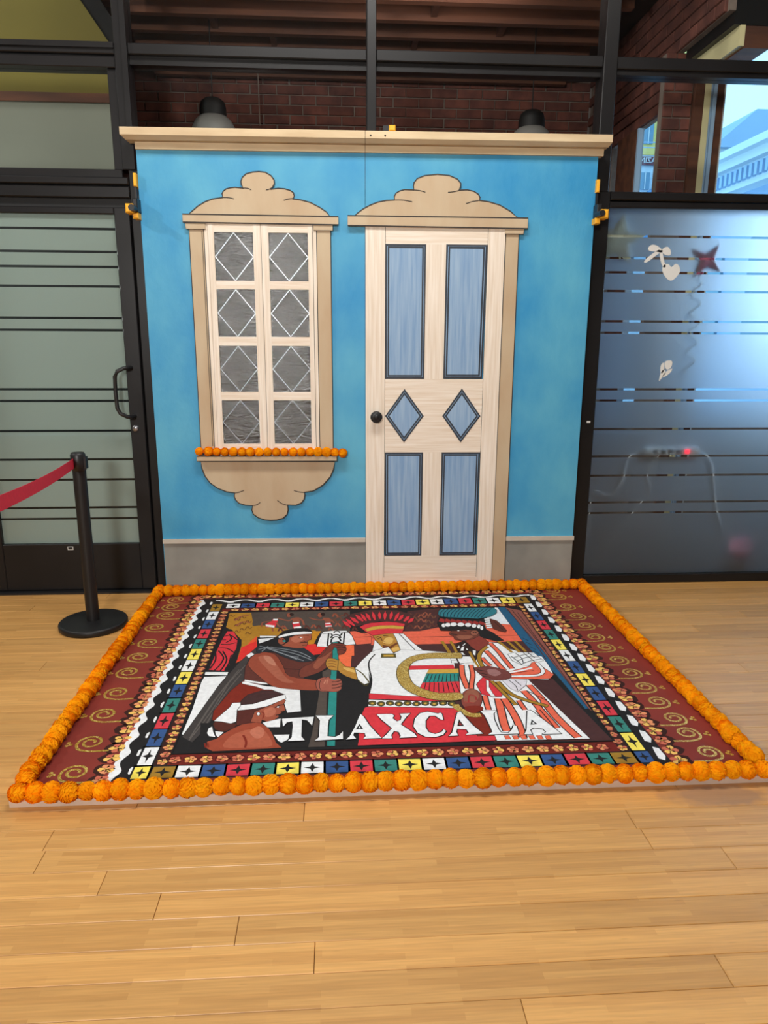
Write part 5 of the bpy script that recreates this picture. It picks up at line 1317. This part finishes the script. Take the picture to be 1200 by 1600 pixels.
# decals on the glass face
def decal(name, label, polys):
    o = MB()
    for p in polys: o.prism(smooth_closed(p, 3), SY+.0085, SY+.0115)
    return tag(o.build(name, M['whitev']), label, 'decal')
DEC = {'bow':[[(2.823,2.017),(2.842,2.032),(2.873,2.027),(2.905,2.004),(2.901,1.991),(2.871,1.995),(2.83,1.999)],[(2.904,2.009),(2.933,2.023),(2.956,2),(2.953,1.977),(2.928,1.977),(2.901,1.995)],[(2.88,2.004),(2.896,1.995),(2.868,1.972),(2.821,1.937),(2.804,1.94),(2.828,1.967)],[(2.89,2),(2.906,1.995),(2.92,1.949),(2.934,1.916),(2.919,1.912),(2.9,1.949)],[(2.97,1.837),(2.94,1.855),(2.916,1.893),(2.923,1.923),(2.948,1.929),(2.969,1.912),(2.993,1.931),(3.017,1.912),(3.02,1.884),(2.996,1.851)]],'tulip':[[(2.957,1.264),(2.963,1.312),(2.98,1.332),(2.992,1.312),(2.974,1.287)],[(2.99,1.337),(2.981,1.372),(2.998,1.384),(3.025,1.38),(3.025,1.352),(3.009,1.332)],[(2.974,1.292),(2.997,1.322),(3.032,1.337),(3.014,1.307),(2.984,1.287)],[(2.961,1.317),(2.959,1.352),(2.974,1.372),(2.982,1.337),(2.974,1.312)]]}
decal('heart_decal', 'white paper bow with a hanging heart stuck on the right glass', DEC['bow'])
decal('tulip_decal', 'white tulip sprig decal low on the right glass', DEC['tulip'])
tag(MB().box(2.525, 2.547, SY-.0145, SY-.0122, 1.017, 1.030).build('sticker', M['whitev']), 'small white sticker on the black frame beside the right glass', 'sticker')
# power strip with cords
ps = thing('power_strip', 'white power strip with a red light hanging behind the right glass', 'power strip', (3.10, SY+.055, .835))
MB().bevbox(-.17, .17, -.02, .02, -.024, .024, .006).build('housing', M['plasticw'], ps); MB().box(.072, .098, -.026, -.02, -.012, .012).build('rocker_light', M['led'], ps)
for k in range(4): MB().box(-.13+k*.05, -.105+k*.05, -.0215, -.02, -.012, .012).build('socket', M['blackpl'], ps)
def cord(label, pts, r=.005):
    p = []
    for i in range(len(pts)-1):
        for k in range(6):
            t = k/6; a_, b_, c_, d_ = [Vector(pts[min(max(q, 0), len(pts)-1)]) for q in (i-1, i, i+1, i+2)]
            p.append(.5*((2*b_)+(-a_+c_)*t+(2*a_-5*b_+4*c_-d_)*t*t+(-a_+3*b_-3*c_+d_)*t**3))
    p.append(Vector(pts[-1])); MB().tube([q-Vector((3.10, SY+.055, .835)) for q in p], r, 8).build('power_cord', M['plasticw'], ps)
cord('white cord dropping from the right end of the power strip', [(3.26, SY+.055, .835), (3.35, SY+.05, .78), (3.39, SY+.045, .62), (3.42, SY+.045, .47), (3.47, SY+.06, .36), (3.52, SY+.25, .2), (3.52, SY+.3, .006)])
cord('thin cord trailing', [(3.02, SY+.055, .81), (2.95, SY+.045, .70), (2.98, SY+.04, .60), (2.86, SY+.045, .42), (2.75, SY+.05, .25), (2.72, SY+.08, .1), (2.85, SY+.1, .01)], .003)
cord('thin white cord looping left of the power strip behind the glass', [(2.94, SY+.055, .835), (2.83, SY+.05, .80), (2.80, SY+.045, .66), (2.72, SY+.045, .56), (2.62, SY+.05, .58), (2.62, SY+.1, .3), (2.64, SY+.2, .006)], .004)
